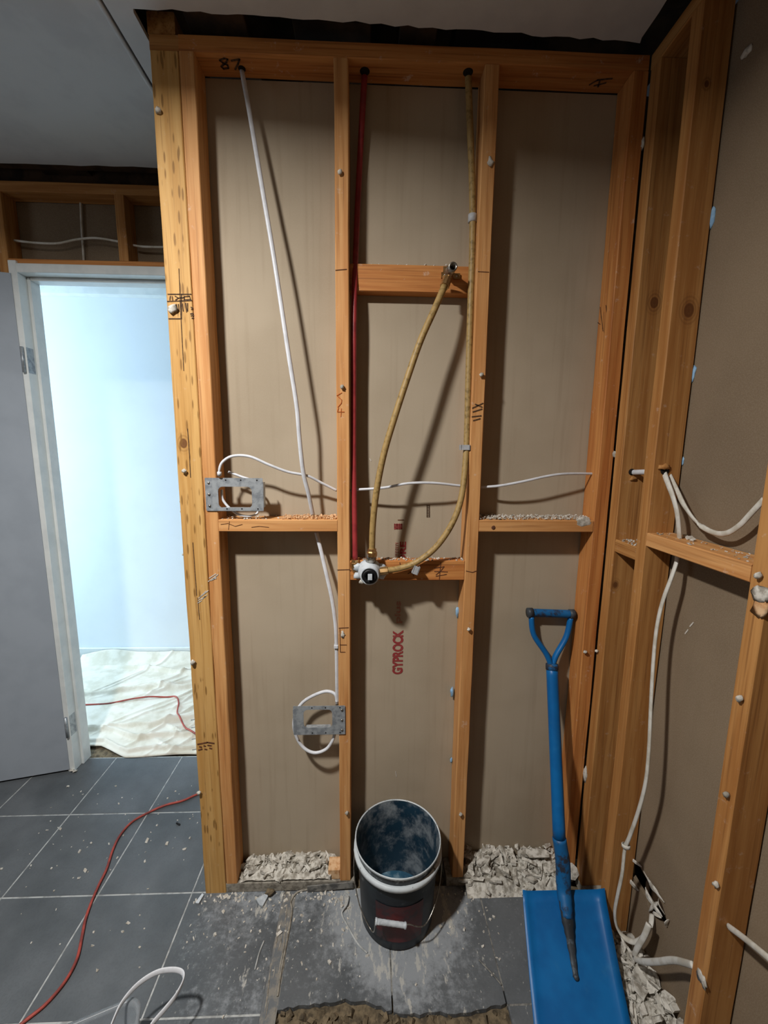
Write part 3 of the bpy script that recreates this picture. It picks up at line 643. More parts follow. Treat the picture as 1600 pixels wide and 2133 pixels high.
# ================================================================== rubble on the plates and floor
def heap(xr, yr, z0, hfun, n, big, along):
    """dusty mound with flat plaster shards lying in it, as one mesh"""
    vs, fs = [], []; NX_, NY_ = (90, 26) if along == 'x' else (26, 110)
    for j in range(NY_+1):
        for i in range(NX_+1):
            x, y = xr[0]+(xr[1]-xr[0])*i/NX_, yr[0]+(yr[1]-yr[0])*j/NY_
            q = Vector((x, y, 0))
            h = hfun(x, y)*(0.75+0.55*noise.noise(q*22)+0.25*noise.noise(q*70)+0.08*noise.noise(q*160))
            vs.append((x, y, z0+max(h, 0.0002)))
    for j in range(NY_):
        for i in range(NX_): k = j*(NX_+1)+i; fs.append((k, k+1, k+NX_+2, k+NX_+1))
    for _ in range(n):
        x, y = random.uniform(*xr), random.uniform(*yr); s_ = 0.003+big*random.random()**2.0
        y = max(y, random.uniform(*yr)) if along == 'x' else y
        c_ = Vector((x, y, z0+hfun(x, y)*random.uniform(0.75, 1.12)+s_*0.1)); k = len(vs)
        R_ = Matrix.Rotation(random.uniform(0, 6.28), 3, 'Z') @ Matrix.Rotation(random.gauss(0, 0.38), 3, 'X') @ Matrix.Rotation(random.gauss(0, 0.38), 3, 'Y')
        m = random.choice((4, 5, 5, 6)); an = sorted(random.uniform(0, 6.28) for _ in range(m))
        pts = [(s_*random.uniform(0.7, 1.3)*math.cos(a), s_*random.uniform(0.4, 0.8)*math.sin(a)) for a in an]; th = min(0.0045, s_*0.35)
        vs += [c_+R_ @ Vector((px_, py_, th)) for px_, py_ in pts]+[c_+R_ @ Vector((px_, py_, -th)) for px_, py_ in pts]
        fs.append(tuple(range(k, k+m))); fs.append(tuple(range(k+m, k+2*m)))
        fs += [(k+q_, k+(q_+1) % m, k+m+(q_+1) % m, k+m+q_) for q_ in range(m)]
    return tag(mesh_obj('plaster_rubble', vs, fs, M_PLAST), kind='stuff')
def e1_(t, a, b, w): return max(0.0, min(1.0, (t-a)/w, (b-t)/w))
rub = heap((-0.42, -0.113), (0.001, 0.068), 0.0348, lambda x, y: e1_(x, -0.42, -0.113, 0.02)*(0.010+0.30*max(0, y-0.005)), 210, 0.022, 'x')
tag(rub, 'heap of broken white plaster on the bottom plate left of the bucket', 'rubble')
rub2 = heap((0.325, 0.654), (-0.040, 0.068), 0.0004, lambda x, y: e1_(x, 0.30, 0.70, 0.05)*((0.041 if y > -0.004 else 0.041*max(0, (y+0.040)/0.036))+0.5*max(0, y-0.006)), 230, 0.026, 'x')
tag(rub2, 'heap of broken grey-white plaster on the plate behind the shovel', 'rubble')
rub3 = heap((XF-0.035, XF+0.068), (-0.62, -0.17), 0.0005, lambda x, y: 0.035*e1_(x, XF-0.035, 1.0, 0.03)+(0.012+0.35*max(0, x-XF))*e1_(y, -0.9, -0.17, 0.06), 330, 0.026, 'y')
tag(rub3, 'strip of plaster rubble along the right wall beside the shovel blade', 'rubble')
cr = []
for _ in range(560):
    k = random.random()
    if k < 0.45: x, y = random.uniform(-0.56, 0.40), -abs(random.gauss(0, 0.11))-0.004
    elif k < 0.62: x, y = random.uniform(-0.56, -0.05), random.uniform(-0.03, -0.003)
    elif k < 0.72: x, y = random.uniform(0.3, 0.66), random.uniform(-0.03, -0.012)
    else: x, y = random.uniform(-1.3, -0.54), random.uniform(-0.5, 0.45)
    s = random.choice((0.003, 0.004, 0.005, 0.006, 0.009))*random.uniform(0.6, 1.1)
    if x > -0.24 and y < -0.27: continue
    if x < -0.42 and y < -0.2 and y > -0.6 and x > -1.0: continue
    if (x-0.09)**2+(y+0.06)**2 < 0.135**2: continue
    cr.append(((x, y, s*0.18), s, 0.5))
ck = shards('plaster_crumbs', cr, M_CRUMB); tag(ck, 'scattered small plaster crumbs over the charcoal floor tiles', 'debris', kind='stuff')
def chunk(name, c, pts2, th, R, mat, label, cat='plaster', group=None):
    n = len(pts2); vs = [R @ Vector((x, y, 0)) + Vector(c) for x, y in pts2]+[R @ Vector((x*0.96, y*0.96, -th)) + Vector(c) for x, y in pts2]
    o = mesh_obj(name, vs, [tuple(range(n)), tuple(range(n, 2*n))]+[(i, (i+1) % n, n+(i+1) % n, n+i) for i in range(n)], mat)
    return tag(o, label, cat, group)
RI = Matrix.Identity(3)
c = atz(1122, 1782, 0.082)
chunk('plaster_shard', (c.x, 0.035, 0.080), [(-0.04, 0.0), (-0.036, 0.012), (0.03, 0.010), (0.042, 0.003), (0.038, -0.012), (-0.03, -0.012)], 0.010, Matrix.Rotation(0.45, 3, 'X'), M_PLAST, 'flat rounded plaster shard on top of the heap behind the shovel shaft')
c = atz(1187, 1822, 0.05)
chunk('plaster_shard', (c.x, -0.012, 0.064), [(-0.022, 0.030), (0.0, 0.032), (0.026, 0.006), (0.030, -0.012), (0.012, -0.026), (-0.02, -0.020)], 0.012, Matrix.Rotation(0.9, 3, 'X'), M_PLAST, 'pale angular plaster chunk standing just right of the shovel socket')
c = atz(546, 1877, 0.006)
chunk('tile_offcut', (c.x, c.y, 0.0095), [(-0.020, 0.004), (0.008, 0.020), (0.016, 0.012), (0.006, -0.016), (-0.004, -0.014)], 0.008, Matrix.Rotation(0.06, 3, 'X'), M_GUARD, 'grey kite-shaped tile offcut on the floor below the left studs', 'offcut')
c = atz(415, 1872, 0.006)
chunk('tile_offcut', (c.x, c.y, 0.008), [(-0.008, -0.012), (0.004, 0.014), (0.011, 0.010), (0.004, -0.014)], 0.006, Matrix.Rotation(0.1, 3, 'X'), M_GUARD, 'small pale chip at the foot of the end post', 'offcut')
c = atz(563, 1855, 0.01)
tag(lump('screed_lump', (c.x, -0.012, 0.012), 0.012, M_SCREED, None, (1.2, 0.8, 0.9), 0.35), 'small dark brown screed lump against the bottom plate', 'rubble')
c = aty(696, 1822, 0.0)
cb = box('particleboard_offcut', (c.x-0.020, 0.004, 0.0348), (-0.0915, 0.05, 0.072), M_SAW, None, 0.002); tag(cb, 'orange particleboard block wedged at the foot of the second stud', 'offcut')
# grey metal angle lying in front of the plate
pa = [atz(640, 1856, 0.010), atz(735, 1843, 0.022)]
o = mesh_obj('edging_strip', [Vector((p.x, -0.004-q, p.z+h)) for p in pa for q in (0.0, 0.003) for h in (-0.009, 0.013)], BOXF, M_GROUTD)
tag(o, 'grey edging strip leaning against the bottom plate left of the bucket', 'edging')
# torn bits in the hole of the right wall
for u0, v0, u1, v1, r in ((1310, 1782, 1337, 1806, 0.004), (1341, 1815, 1384, 1880, 0.004), (1350, 1830, 1372, 1862, 0.007), (1345, 1850, 1366, 1890, 0.009), (1362, 1880, 1380, 1910, 0.006), (1372, 1872, 1385, 1905, 0.004), (1352, 1898, 1372, 1880, 0.006), (1308, 1825, 1330, 1855, 0.006), (1388, 1930, 1394, 1915, 0.004), (1360, 1900, 1378, 1912, 0.004)):
    a, b = atx(u0, v0, XP-0.004), atx(u1, v1, XP-0.004); m = (a+b)/2+Vector((-0.006, random.uniform(-0.004, 0.004), 0.003))
    tube('torn_paper', [a, m, b], r, M_PLAST if r > 0.0045 else M_CRUMB, pr, seg=5, n=3, r2=r*0.35, radii=[0.5, 1.0, 1.1, 0.8, 0.3], smooth=False)

# ================================================================== things
# ---- bucket
bc = Vector((0.092, -0.064, 0.0))
bk = empty('bucket', bc); tag(bk, 'dark plaster-caked builder\'s bucket with white grip standing between the studs', 'bucket')
H = 0.272
lathe('body', [(0.0, 0.0), (0.106, 0.0), (0.112, 0.006), (0.113, 0.03), (0.1235, H-0.045), (0.1245, H-0.03)], bc, M_BUCKO, bk, 56)
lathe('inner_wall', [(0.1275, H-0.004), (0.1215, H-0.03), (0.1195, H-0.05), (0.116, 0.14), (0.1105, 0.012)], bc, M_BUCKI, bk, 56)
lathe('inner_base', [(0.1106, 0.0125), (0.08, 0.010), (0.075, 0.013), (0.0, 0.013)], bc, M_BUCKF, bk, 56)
lathe('neck_groove', [(0.1245, H-0.030), (0.1262, H-0.020), (0.1268, H-0.010)], bc, M_BUCKD, bk, 56)
lathe('rim', [(0.1268, H-0.010), (0.1310, H-0.008), (0.1318, H-0.002), (0.1300, H), (0.1278, H-0.003)], bc, M_BUCKR, bk, 56)
lathe('collar', [(0.1245, H-0.032), (0.1345, H-0.031), (0.1350, H-0.044), (0.1320, H-0.046), (0.1236, H-0.045)], bc, M_BUCKR, bk, 56)
lab = []; lf = []
for j in range(7):
    for i in range(13):
        an = math.radians(-125+i*70/12); z = 0.035+0.13*j/6; rr = 0.113+(z-0.03)*0.0574+0.0006
        lab.append(bc+Vector((rr*math.cos(an), rr*math.sin(an), z)))
for j in range(6):
    for i in range(12): lf.append((j*13+i, j*13+i+1, (j+1)*13+i+1, (j+1)*13+i))
mesh_obj('label', lab, lf, M_LABEL, bk, True)
g0, g1 = aty(782, 1919, -0.198), aty(846, 1928, -0.196)
earL, earR = bc+Vector((-0.132, 0.0, H-0.05)), bc+Vector((0.132, 0.0, H-0.05))
tube('handle_wire', [earL, bc+Vector((-0.134, -0.022, 0.165)), bc+Vector((-0.116, -0.066, 0.105)), bc+Vector((-0.078, -0.108, 0.068)), g0], 0.0017, M_CHROME, bk, seg=8, n=6)
tube('handle_wire', [earR, bc+Vector((0.134, -0.022, 0.170)), bc+Vector((0.112, -0.070, 0.120)), bc+Vector((0.072, -0.112, 0.090)), g1+Vector((0.008, 0, 0.004)), g1], 0.0017, M_CHROME, bk, seg=8, n=6)
gd = (g1-g0); gl = gd.length
lathe('handle_grip', [(0.0, 0), (0.0085, 0.0), (0.0085, 0.004), (0.0068, 0.006)]+[(0.0068+0.0004*(i % 2), 0.006+(gl-0.012)*i/12) for i in range(13)]+[(0.0085, gl-0.004), (0.0085, gl), (0.0, gl)], g0, M_GUARD, bk, 16, gd.normalized())
for e, s in ((earL, -1), (earR, 1)): lathe('ear', [(0.0, -0.010), (0.010, -0.010), (0.011, 0.002), (0.0, 0.004)], e, M_BUCKR, bk, 14, (s, 0, 0))

# ---- shovel
sh = empty('shovel', (0.52, -0.42, 0)); tag(sh, 'blue square-mouth shovel with D-handle leaning against the studs', 'shovel')
TL, TR, BL, BR = Vector((0.4515, -0.148, 0.160)), Vector((0.6940, -0.150, 0.160)), Vector((0.400, -0.425, 0.002)), Vector((0.6420, -0.428, 0.002))
bn = (TR-TL).cross(BL-TL).normalized()
if bn.z < 0: bn = -bn
NU, NV = 14, 12; vs, fs = [], []
for j in range(NV+1):
    for i in range(NU+1):
        s, t = i/NU, j/NV
        p = TL.lerp(TR, s).lerp(BL.lerp(BR, s), t)
        side = max(0, abs(s-0.5)*2-0.80)/0.20
        p = p+bn*(0.016*side**1.6*(1-0.75*t)) + bn*(-0.010*math.sin(math.pi*t)*0.6)
        if j == 0: p = p+bn*0.006
        vs.append(p)
nv = len(vs); vs += [p-bn*0.0025 for p in vs]
W_ = NU+1
for j in range(NV):
    for i in range(NU):
        q = (j*W_+i, j*W_+i+1, (j+1)*W_+i+1, (j+1)*W_+i); fs.append(q); fs.append(tuple(nv+k for k in reversed(q)))
bd = [i for i in range(W_)]+[j*W_+NU for j in range(1, NV+1)]+[NV*W_+i for i in range(NU-1, -1, -1)]+[j*W_ for j in range(NV-1, 0, -1)]
for k in range(len(bd)): a, b = bd[k], bd[(k+1) % len(bd)]; fs.append((a, b, nv+b, nv+a))
blade = mesh_obj('blade', vs, fs, M_SHOVEL, sh, True)
sb = TL.lerp(TR, 0.495)+bn*0.012
st = aty(1150, 1388, 0.030)
sm = sb.lerp(st, 0.10)+Vector((0, -0.006, 0))
mid = TL.lerp(TR, 0.5).lerp(BL.lerp(BR, 0.5), 0.19)+bn*0.008
tube('socket', [aty(1165, 1745, -0.125), sm+Vector((0, 0, 0.02)), sb+Vector((0, -0.005, 0.012)), sb.lerp(mid, 0.6)+bn*0.006, mid+bn*0.002], 0.0195, M_SHOVW, sh, seg=16, n=5, radii=[1.0, 1.05, 1.05, 1.0, 0.9, 0.8, 0.65])
tip = TL.lerp(TR, 0.5).lerp(BL.lerp(BR, 0.53), 0.53)
tube('socket_strap', [sb.lerp(mid, 0.4)+bn*0.010, mid+bn*0.004, mid.lerp(tip, 0.35)+bn*0.0, mid.lerp(tip, 0.7)-bn*0.003, tip-bn*0.004], 0.017, M_SHOVK, sh, seg=12, n=4, r2=0.010, wide=(1, 0, 0), radii=[1.05, 1.0, 0.8, 0.65, 0.5, 0.42, 0.48])
tube('shaft', [st, st.lerp(aty(1165, 1745, -0.125), 0.5), aty(1165, 1745, -0.125)], 0.0178, M_SHOVEL, sh, seg=18, n=6)
lathe('rivet', [(0.0, 0.0), (0.007, 0.0), (0.006, 0.003), (0.0, 0.004)], tip-bn*0.002, M_SHOVK, blade, 12, bn)
yh = 0.052
gL, gR = aty(1104, 1276, yh), aty(1191, 1279, yh)
tube('handle_grip', [gL, gL.lerp(gR, 0.5), gR], 0.0125, M_SHOVW, sh, seg=14, n=4)
for g in (gL, gR): lathe('grip_collar', [(0.0, -0.008), (0.015, -0.008), (0.015, 0.008), (0.0, 0.008)], g, M_SHOVK, sh, 14, (1, 0, 0))
for (a, b, c_) in (((1107, 1284), (1112, 1322), (1138, 1362)), ((1189, 1286), (1180, 1326), (1158, 1366))):
    tube('handle_arm', [aty(*a, yh), aty(*b, yh-0.006), aty(*c_, 0.036), st+Vector((0, 0, -0.006))], 0.0105, M_SHOVEL, sh, seg=12, n=6, r2=0.0085, wide=(0, 1, 0))
lathe('ferrule', [(0.0, 0.012), (0.0185, 0.008), (0.0192, 0.0), (0.0192, -0.010), (0.0, -0.012)], st, M_SHOVW, sh, 18, (aty(1165, 1745, -0.125)-st).normalized()*-1)

# ---- hot water pipe (red)
rp = tube('hot_water_pipe', [atz(760, 148, 2.40), aty(757, 200, 0.046), aty(750, 330, 0.052), aty(743, 480, 0.054), aty(738, 640, 0.026), aty(737, 800, 0.025), aty(737, 950, 0.022), aty(739, 1080, 0.010), aty(740, 1166, 0.000)], 0.0078, M_REDPIPE, None, 12, 6)
tag(rp, 'straight red plastic water pipe beside the second stud', 'pipe')
# ---- cold water pipe (tan) dropping along the third stud and curving to the mixer
tp = empty('cold_water_pipe', aty(975, 1000, 0.02)); tag(tp, 'long tan water pipe beside the third stud, curving left into the mixer', 'pipe')
YC = [(975, 150, 0.040), (978, 230, 0.036), (984, 400, 0.028), (984, 520, 0.024), (980, 640, 0.020), (976, 780, 0.018), (973, 900, 0.012), (970, 960, 0.004), (964, 1020, -0.008), (953, 1065, -0.016), (932, 1108, -0.020), (903, 1145, -0.020), (866, 1172, -0.018), (832, 1184, -0.018), (806, 1188, -0.020)]
tube('pipe_run', [aty(*p) for p in YC], 0.0088, M_TANPIPE, tp, 12, 6)
def clip(u, v, y, wide, ht, parent, rot=0.0):
    p = aty(u, v, y); R = Matrix.Rotation(rot, 3, 'Y')
    cl = mesh_obj('pipe_clip', [Vector(p)+R @ Vector(q) for q in boxv((-wide/2, -0.011, -ht/2), (wide/2, -0.0095, ht/2))], BOXF, M_CLIP, parent)
    for s in (-1, 1): mesh_obj('clip_leg', [Vector(p)+R @ Vector(q) for q in boxv((s*wide/2-0.001, -0.011, -ht/2), (s*wide/2+0.001, 0.012, ht/2))], BOXF, M_CLIP, cl)
clip(968, 932, 0.008, 0.024, 0.014, tp)
clip(866, 1186, -0.018, 0.015, 0.024, tp, 0.35)
lathe('pipe_saddle', [(0.0088, -0.010), (0.0115, -0.009), (0.0115, 0.009), (0.0088, 0.010)], aty(984, 455, 0.026), M_CLIP, tp, 16)
# ---- shower riser pipe
sr = tube('shower_riser_pipe', [aty(*p) for p in ((775, 1148, -0.030), (777, 1090, -0.034), (785, 1020, -0.038), (800, 945, -0.042), (822, 870, -0.044), (848, 790, -0.042), (876, 710, -0.036), (905, 645, -0.026), (926, 596, -0.012))], 0.0088, M_TANPIPE, None, 12, 6)
tag(sr, 'bowed tan pipe rising diagonally from the mixer to the shower outlet', 'pipe')
# ---- shower outlet elbow on the upper nogging
so = empty('shower_outlet_elbow', aty(940, 575, 0.02)); tag(so, 'brass wall-plate elbow with open mouth on the upper nogging', 'fitting')
pe = aty(937, 566, 0.010)
q1 = aty(926, 597, -0.010)
tube('compression_nut', [q1, q1.lerp(pe, 0.55)], 0.0125, M_BRASS, so, 8, 1, smooth=False)
lump('elbow_body', pe, 0.0135, M_CHROME, so, (1, 1, 1), 0.05)
mo = aty(944, 555, -0.028)
dv = (mo-pe).normalized()
lathe('outlet_socket', [(0.0, 0.004), (0.0078, 0.005), (0.0078, (mo-pe).length), (0.0112, (mo-pe).length), (0.0112, 0.0)], pe, M_CHROME, so, 18, dv)
lathe('outlet_bore', [(0.0, 0.006), (0.0077, 0.006), (0.0077, 0.016)], pe, M_BLACK, so, 18, dv)
for u, v in ((926, 574), (951, 576), (930, 562)):
    b_ = aty(u, v, 0.033); mesh_obj('mounting_lug', [b_+Vector(q) for q in boxv((-0.009, -0.004, -0.007), (0.009, 0.0015, 0.007))], BOXF, M_BRASS, so)
    lathe('lug_screw', [(0.0, -0.010), (0.003, -0.010), (0.003, 0.0), (0.0, 0.001)], b_+Vector((0, -0.005, 0)), M_CHROME, so, 8, (0, -1, 0))
# ---- mixer body
mx = empty('shower_mixer_body', aty(772, 1195, 0.0)); tag(mx, 'shower mixer body in white plastic guard with brass fittings on the lower nogging', 'mixer')
mc = aty(770, 1190, -0.010)
gn = [(0.0, -0.012), (0.034, -0.012), (0.036, -0.006), (0.033, 0.010), (0.028, 0.024), (0.0265, 0.040), (0.0225, 0.042), (0.0225, 0.034), (0.0, 0.034)]
lathe('guard', gn, mc, M_GUARD, mx, 28, (0, -1, -0.05))
for an in (20, 160, 200, 340):
    d_ = Vector((math.cos(math.radians(an)), 0, math.sin(math.radians(an))))
    lump('guard_wing', mc+d_*0.036, 0.013, M_GUARD, mx, (1.1, 0.7, 0.9), 0.25)
lathe('cartridge_ring', [(0.0205, 0.035), (0.0205, 0.045), (0.013, 0.046), (0.013, 0.036), (0.0, 0.036)], mc, M_BLACK, mx, 24, (0, -1, -0.05))
mesh_obj('spindle', [mc+Vector((0.001, 0, 0))+Vector(q) for q in boxv((-0.006, -0.054, -0.009), (0.006, -0.034, 0.006))], BOXF, M_GUARD, mx)
tn = aty(775, 1150, -0.030)
tube('outlet_tail', [mc+Vector((0.002, 0, 0.025)), tn+Vector((0, 0, -0.004))], 0.015, M_CHROME, mx, 14, 1)
lathe('outlet_nut', [(0.0, -0.012), (0.0145, -0.012), (0.0145, 0.0), (0.012, 0.003), (0.012, 0.010), (0.0, 0.010)], tn, M_BRASS, mx, 8, smooth=False)
ln = aty(740, 1172, 0.0)
lathe('inlet_nut', [(0.0, -0.014), (0.014, -0.014), (0.014, 0.0), (0.0115, 0.002), (0.0115, 0.010), (0.0, 0.010)], ln, M_BRASS, mx, 8, smooth=False)
tube('inlet_elbow', [ln+Vector((0, 0, -0.010)), ln+Vector((0.002, 0, -0.022)), mc+Vector((-0.02, 0.004, -0.004))], 0.0115, M_BRASS, mx, 12, 4)
rn = aty(806, 1188, -0.020)
tube('inlet_nut', [mc+Vector((0.026, -0.006, 0.001)), rn+Vector((0.004, 0, 0))], 0.0125, M_BRASS, mx, 8, 1, smooth=False)
lump('plaster_blob', mc+Vector((-0.024, -0.006, -0.030)), 0.007, M_PLAST, mx)

# ---- cables
v1 = tube('power_cable', [atz(503, 140, 2.40), aty(508, 170, 0.030), aty(520, 235, 0.022), aty(546, 390, 0.006), aty(572, 545, -0.008), aty(600, 730, -0.016), aty(618, 845, -0.016), aty(624, 915, -0.012), aty(632, 985, -0.002), aty(643, 1030, 0.012), aty(652, 1074, 0.034)], 0.0060, M_WHITE, None, 10, 6, r2=0.0036, wide=(1, 0.35, 0))
tag(v1, 'white flat cable hanging from the top plate to the left nogging', 'cable')
v2 = tube('power_cable', [aty(659, 1109, 0.040), aty(667, 1140, 0.034), aty(680, 1195, 0.022), aty(692, 1250, 0.014), aty(699, 1300, 0.010), aty(701, 1340, 0.008), aty(702, 1400, 0.006), aty(703, 1468, 0.006)], 0.0060, M_WHITE, None, 10, 6, r2=0.0034, wide=(1, 0.35, 0))
tag(v2, 'white cable running below the left nogging down the second stud', 'cable')
mesh_obj('cable_clip', [aty(700, 1347, 0.003)+Vector(q) for q in boxv((-0.006, -0.004, -0.004), (0.006, 0.012, 0.004))], BOXF, M_WHITE, v2)
def hcable(pts, label, m=M_WHITE, r=0.0038, r2=0.0030):
    return tag(tube('power_cable', pts, r, m, None, 10, 6, r2=r2, wide=(0, 0, 1)), label, 'cable')
hc1 = hcable([aty(457, 992, -0.006), aty(457, 978, -0.010), aty(464, 962, -0.012), aty(485, 950, -0.014), aty(520, 951, -0.014), aty(560, 968, -0.010), aty(600, 983, 0.0), aty(640, 991, 0.010), aty(670, 1006, 0.022), aty(702, 1022, 0.034)], 'white cable arching from the left mounting bracket to the second stud')
lathe('cable_gland', [(0.0, -0.006), (0.006, -0.006), (0.006, 0.004), (0.0, 0.006)], aty(457, 986, -0.008), M_WHITE, hc1, 10)
hcable([aty(729, 1021, 0.030), aty(745, 1020, 0.026), aty(800, 1016, 0.014), aty(850, 1007, 0.008), aty(900, 1006, 0.010), aty(950, 1011, 0.024), aty(985, 1015, 0.032)], 'white cable crossing behind the pipes between second and third stud')
hcable([aty(1000, 1015, 0.032), aty(1040, 1012, 0.020), aty(1090, 1003, 0.012), aty(1140, 992, 0.012), aty(1180, 987, 0.018), aty(1238, 987, 0.036)], 'white cable between the third stud and the corner stud')
hcable([atx(1312, 984, XF+0.034), atx(1348, 983, XF+0.034)], 'short white cable crossing the gap between the two corner studs', r=0.007, r2=0.005)
R1 = [(1383, 983, 0.732), (1390, 1003, 0.722), (1402, 1035, 0.716), (1411, 1070, 0.720), (1415, 1112, 0.730), (1416, 1128, 0.738)]
k1 = tube('power_cable', [atx(*p) for p in R1], 0.0066, M_WHITED, None, 10, 6, r2=0.0036, wide=(0, 1, 0)); tag(k1, 'white cable dropping from the corner stud hole into the right nogging', 'cable')
R2 = [(1391, 982, 0.746), (1404, 1009, 0.742), (1425, 1052, 0.735), (1452, 1088, 0.740), (1483, 1108, 0.742), (1512, 1111, 0.740), (1540, 1095, 0.738), (1566, 1068, 0.736), (1592, 1040, 0.735)]
k2 = tube('power_cable', [atx(*p) for p in R2], 0.0058, M_WHITED, None, 10, 6, r2=0.0034, wide=(0, 1, 0.5)); tag(k2, 'white cable sagging in a curve to a free end above the right nogging', 'cable')
R3 = [(1411, 1158, 0.738), (1409, 1172, 0.730), (1398, 1205, 0.718), (1380, 1255, 0.708), (1368, 1310, 0.702), (1361, 1380, 0.698), (1356, 1470, 0.694), (1352, 1560, 0.694), (1345, 1630, 0.694), (1330, 1690, 0.694), (1312, 1742, 0.694), (1302, 1768, 0.692), (1296, 1820, 0.690), (1286, 1868, 0.690), (1281, 1900, 0.690), (1285, 1930, 0.700), (1300, 1952, 0.712), (1322, 1962, 0.725), (1342, 1950, 0.738), (1355, 1930, 0.752), (1358, 1905, 0.768)]
k3 = tube('power_cable', [atx(*p) for p in R3], 0.0072, M_WHITED, None, 10, 6, r2=0.0038, wide=(0.3, 1, 0)); tag(k3, 'long white cable hanging below the right nogging and looping into the wall hole', 'cable')
lathe('cable_tie', [(0.0085, -0.004), (0.0105, -0.004), (0.0105, 0.004), (0.0085, 0.004)], atx(1304, 1762, 0.692), M_WHITED, k3, 12, (0.1, 0.3, 1))
R4 = [(1352, 1925, 0.730), (1342, 1950, 0.722), (1326, 1978, 0.714), (1322, 1995, 0.712), (1340, 2003, 0.714), (1370, 2003, 0.716), (1400, 2000, 0.716), (1422, 2004, 0.712), (1444, 2011, 0.706)]
k4 = tube('power_cable', [atx(*p) for p in R4], 0.0070, M_WHITED, None, 10, 6, r2=0.0042, wide=(0, 0.3, 1)); tag(k4, 'cut white cable end kinked over the rubble by the right wall', 'cable')
R5 = [(1518, 1930, 0.728), (1545, 1950, 0.716), (1580, 1978, 0.706), (1625, 2016, 0.700)]
k5 = tube('power_cable', [atx(*p) for p in R5], 0.0062, M_WHITED, None, 10, 6, r2=0.0042, wide=(0, 0.5, 1)); tag(k5, 'straight white cable poking from the rightmost stud at the picture edge', 'cable')
# lead over the doorway
dcab = [aty(p[0], p[1], YD+0.03) for p in ((30, 501), (75, 506), (120, 507), (160, 499), (200, 496), (245, 503), (262, 508))]
tag(tube('power_cable', dcab, 0.0042, M_WHITED, None, 8, 6), 'white cable sagging across the framing above the doorway', 'cable')
tag(tube('power_cable', [aty(p[0], p[1], YD+0.03) for p in ((278, 511), (300, 514), (345, 515))], 0.0042, M_WHITED, None, 8, 6), 'short white cable above the door beside the end post', 'cable')
tag(tube('power_cable', [aty(p[0], p[1], YD+0.062) for p in ((168, 418), (170, 470), (175, 545))], 0.0042, M_WHITED, None, 8, 4), 'thin vertical white cable behind the framing above the door', 'cable')
# drilled holes the services pass through
def bore(c, r, nrm, parent, ht=0.0012):
    lathe('drilled_hole', [(r, 0.0), (r, ht), (r*0.2, ht)], c, M_DIM, parent, 18, nrm, cap1=True)
for u, v, rr_ in ((760, 148, 0.0125), (975, 150, 0.0125), (504, 143, 0.009)): bore(atz(u, v, 2.3872), rr_, (0, 0, -1), tpo)
bore(atx(1386, 980, 0.70)*0+aty(1385, 980, -0.1682), 0.011, (0, -1, 0), Fs)
bore(aty(1316, 983, -0.0382), 0.009, (0, -1, 0), Es)
lump('splintered_wood', aty(1385, 973, -0.170), 0.012, M_WOODD, Fs, (1.2, 0.3, 0.6), 0.5)
lump('splintered_wood', aty(1320, 997, -0.040), 0.009, M_WOODD, Es, (1.2, 0.3, 0.6), 0.5)

# ---- mounting brackets
def rrect(x0, x1, z0, z1, r, n=4):
    out = []
    for cx, cz, a0 in ((x1-r, z1-r, 0), (x0+r, z1-r, 90), (x0+r, z0+r, 180), (x1-r, z0+r, 270)):
        for i in range(n+1):
            a = math.radians(a0+90*i/n); out.append((cx+r*math.cos(a), cz+r*math.sin(a)))
    return out
def frame_plate(name, o, i, y, th, ro, ri, parent):
    O, I = rrect(*o, ro), rrect(*i, ri); n = len(O)
    vs = [(x, y, z) for x, z in O]+[(x, y, z) for x, z in I]+[(x, y+th, z) for x, z in O]+[(x, y+th, z) for x, z in I]; fs = []
    for k in range(n):
        m = (k+1) % n
        fs += [(k, m, n+m, n+k), (2*n+k, 3*n+k, 3*n+m, 2*n+m), (k, 2*n+k, 2*n+m, m), (n+k, n+m, 3*n+m, 3*n+k)]
    return mesh_obj(name, vs, fs, M_GALV, parent)
def bracket(u0, v0, u1, v1, iu0, iv0, iu1, iv1, y, label, wing):
    a, b = aty(u0, v1, y), aty(u1, v0, y); c_, d_ = aty(iu0, iv1, y), aty(iu1, iv0, y)
    br = empty('mounting_bracket', (a+b)/2); tag(br, label, 'bracket')
    frame_plate('plate', (a.x, b.x, a.z, b.z), (c_.x, d_.x, c_.z, d_.z), y, 0.0012, 0.002, 0.013, br)
    # folded lips round the opening and the free edge
    box('opening_lip', (c_.x+0.006, y+0.001, c_.z-0.001), (d_.x-0.006, y+0.014, c_.z+0.0004), M_GALV, br)
    xw = b.x if wing > 0 else a.x
    box('folded_wing', (xw-0.0012, y+0.001, a.z+0.010), (xw+0.0012, y+0.020, b.z-0.012), M_GALV, br)
    box('folded_edge', (a.x+0.01, y+0.001, a.z-0.001), (b.x-0.01, y+0.010, a.z+0.0006), M_GALV, br)
    xs_ = (a.x+0.010) if wing > 0 else (b.x-0.010)
    for fz in (0.15, 0.5, 0.85):
        lathe('fixing_screw', [(0.0, 0.0), (0.004, 0.0), (0.0032, 0.002), (0.0, 0.0026)], (xs_, y, a.z+(b.z-a.z)*fz), M_CHROME, br, 10, (0, -1, 0))
    for fx in (0.36, 0.62, 0.9):
        lathe('punched_hole', [(0.0022, 0.0), (0.0022, 0.0005), (0.0, 0.0005)], (a.x+(b.x-a.x)*fx, y+0.0001, b.z-0.006), M_BLACK, br, 8, (0, -1, 0))
        lathe('punched_hole', [(0.0022, 0.0), (0.0022, 0.0005), (0.0, 0.0005)], (a.x+(b.x-a.x)*fx, y+0.0001, a.z+0.006), M_BLACK, br, 8, (0, -1, 0))
    return br
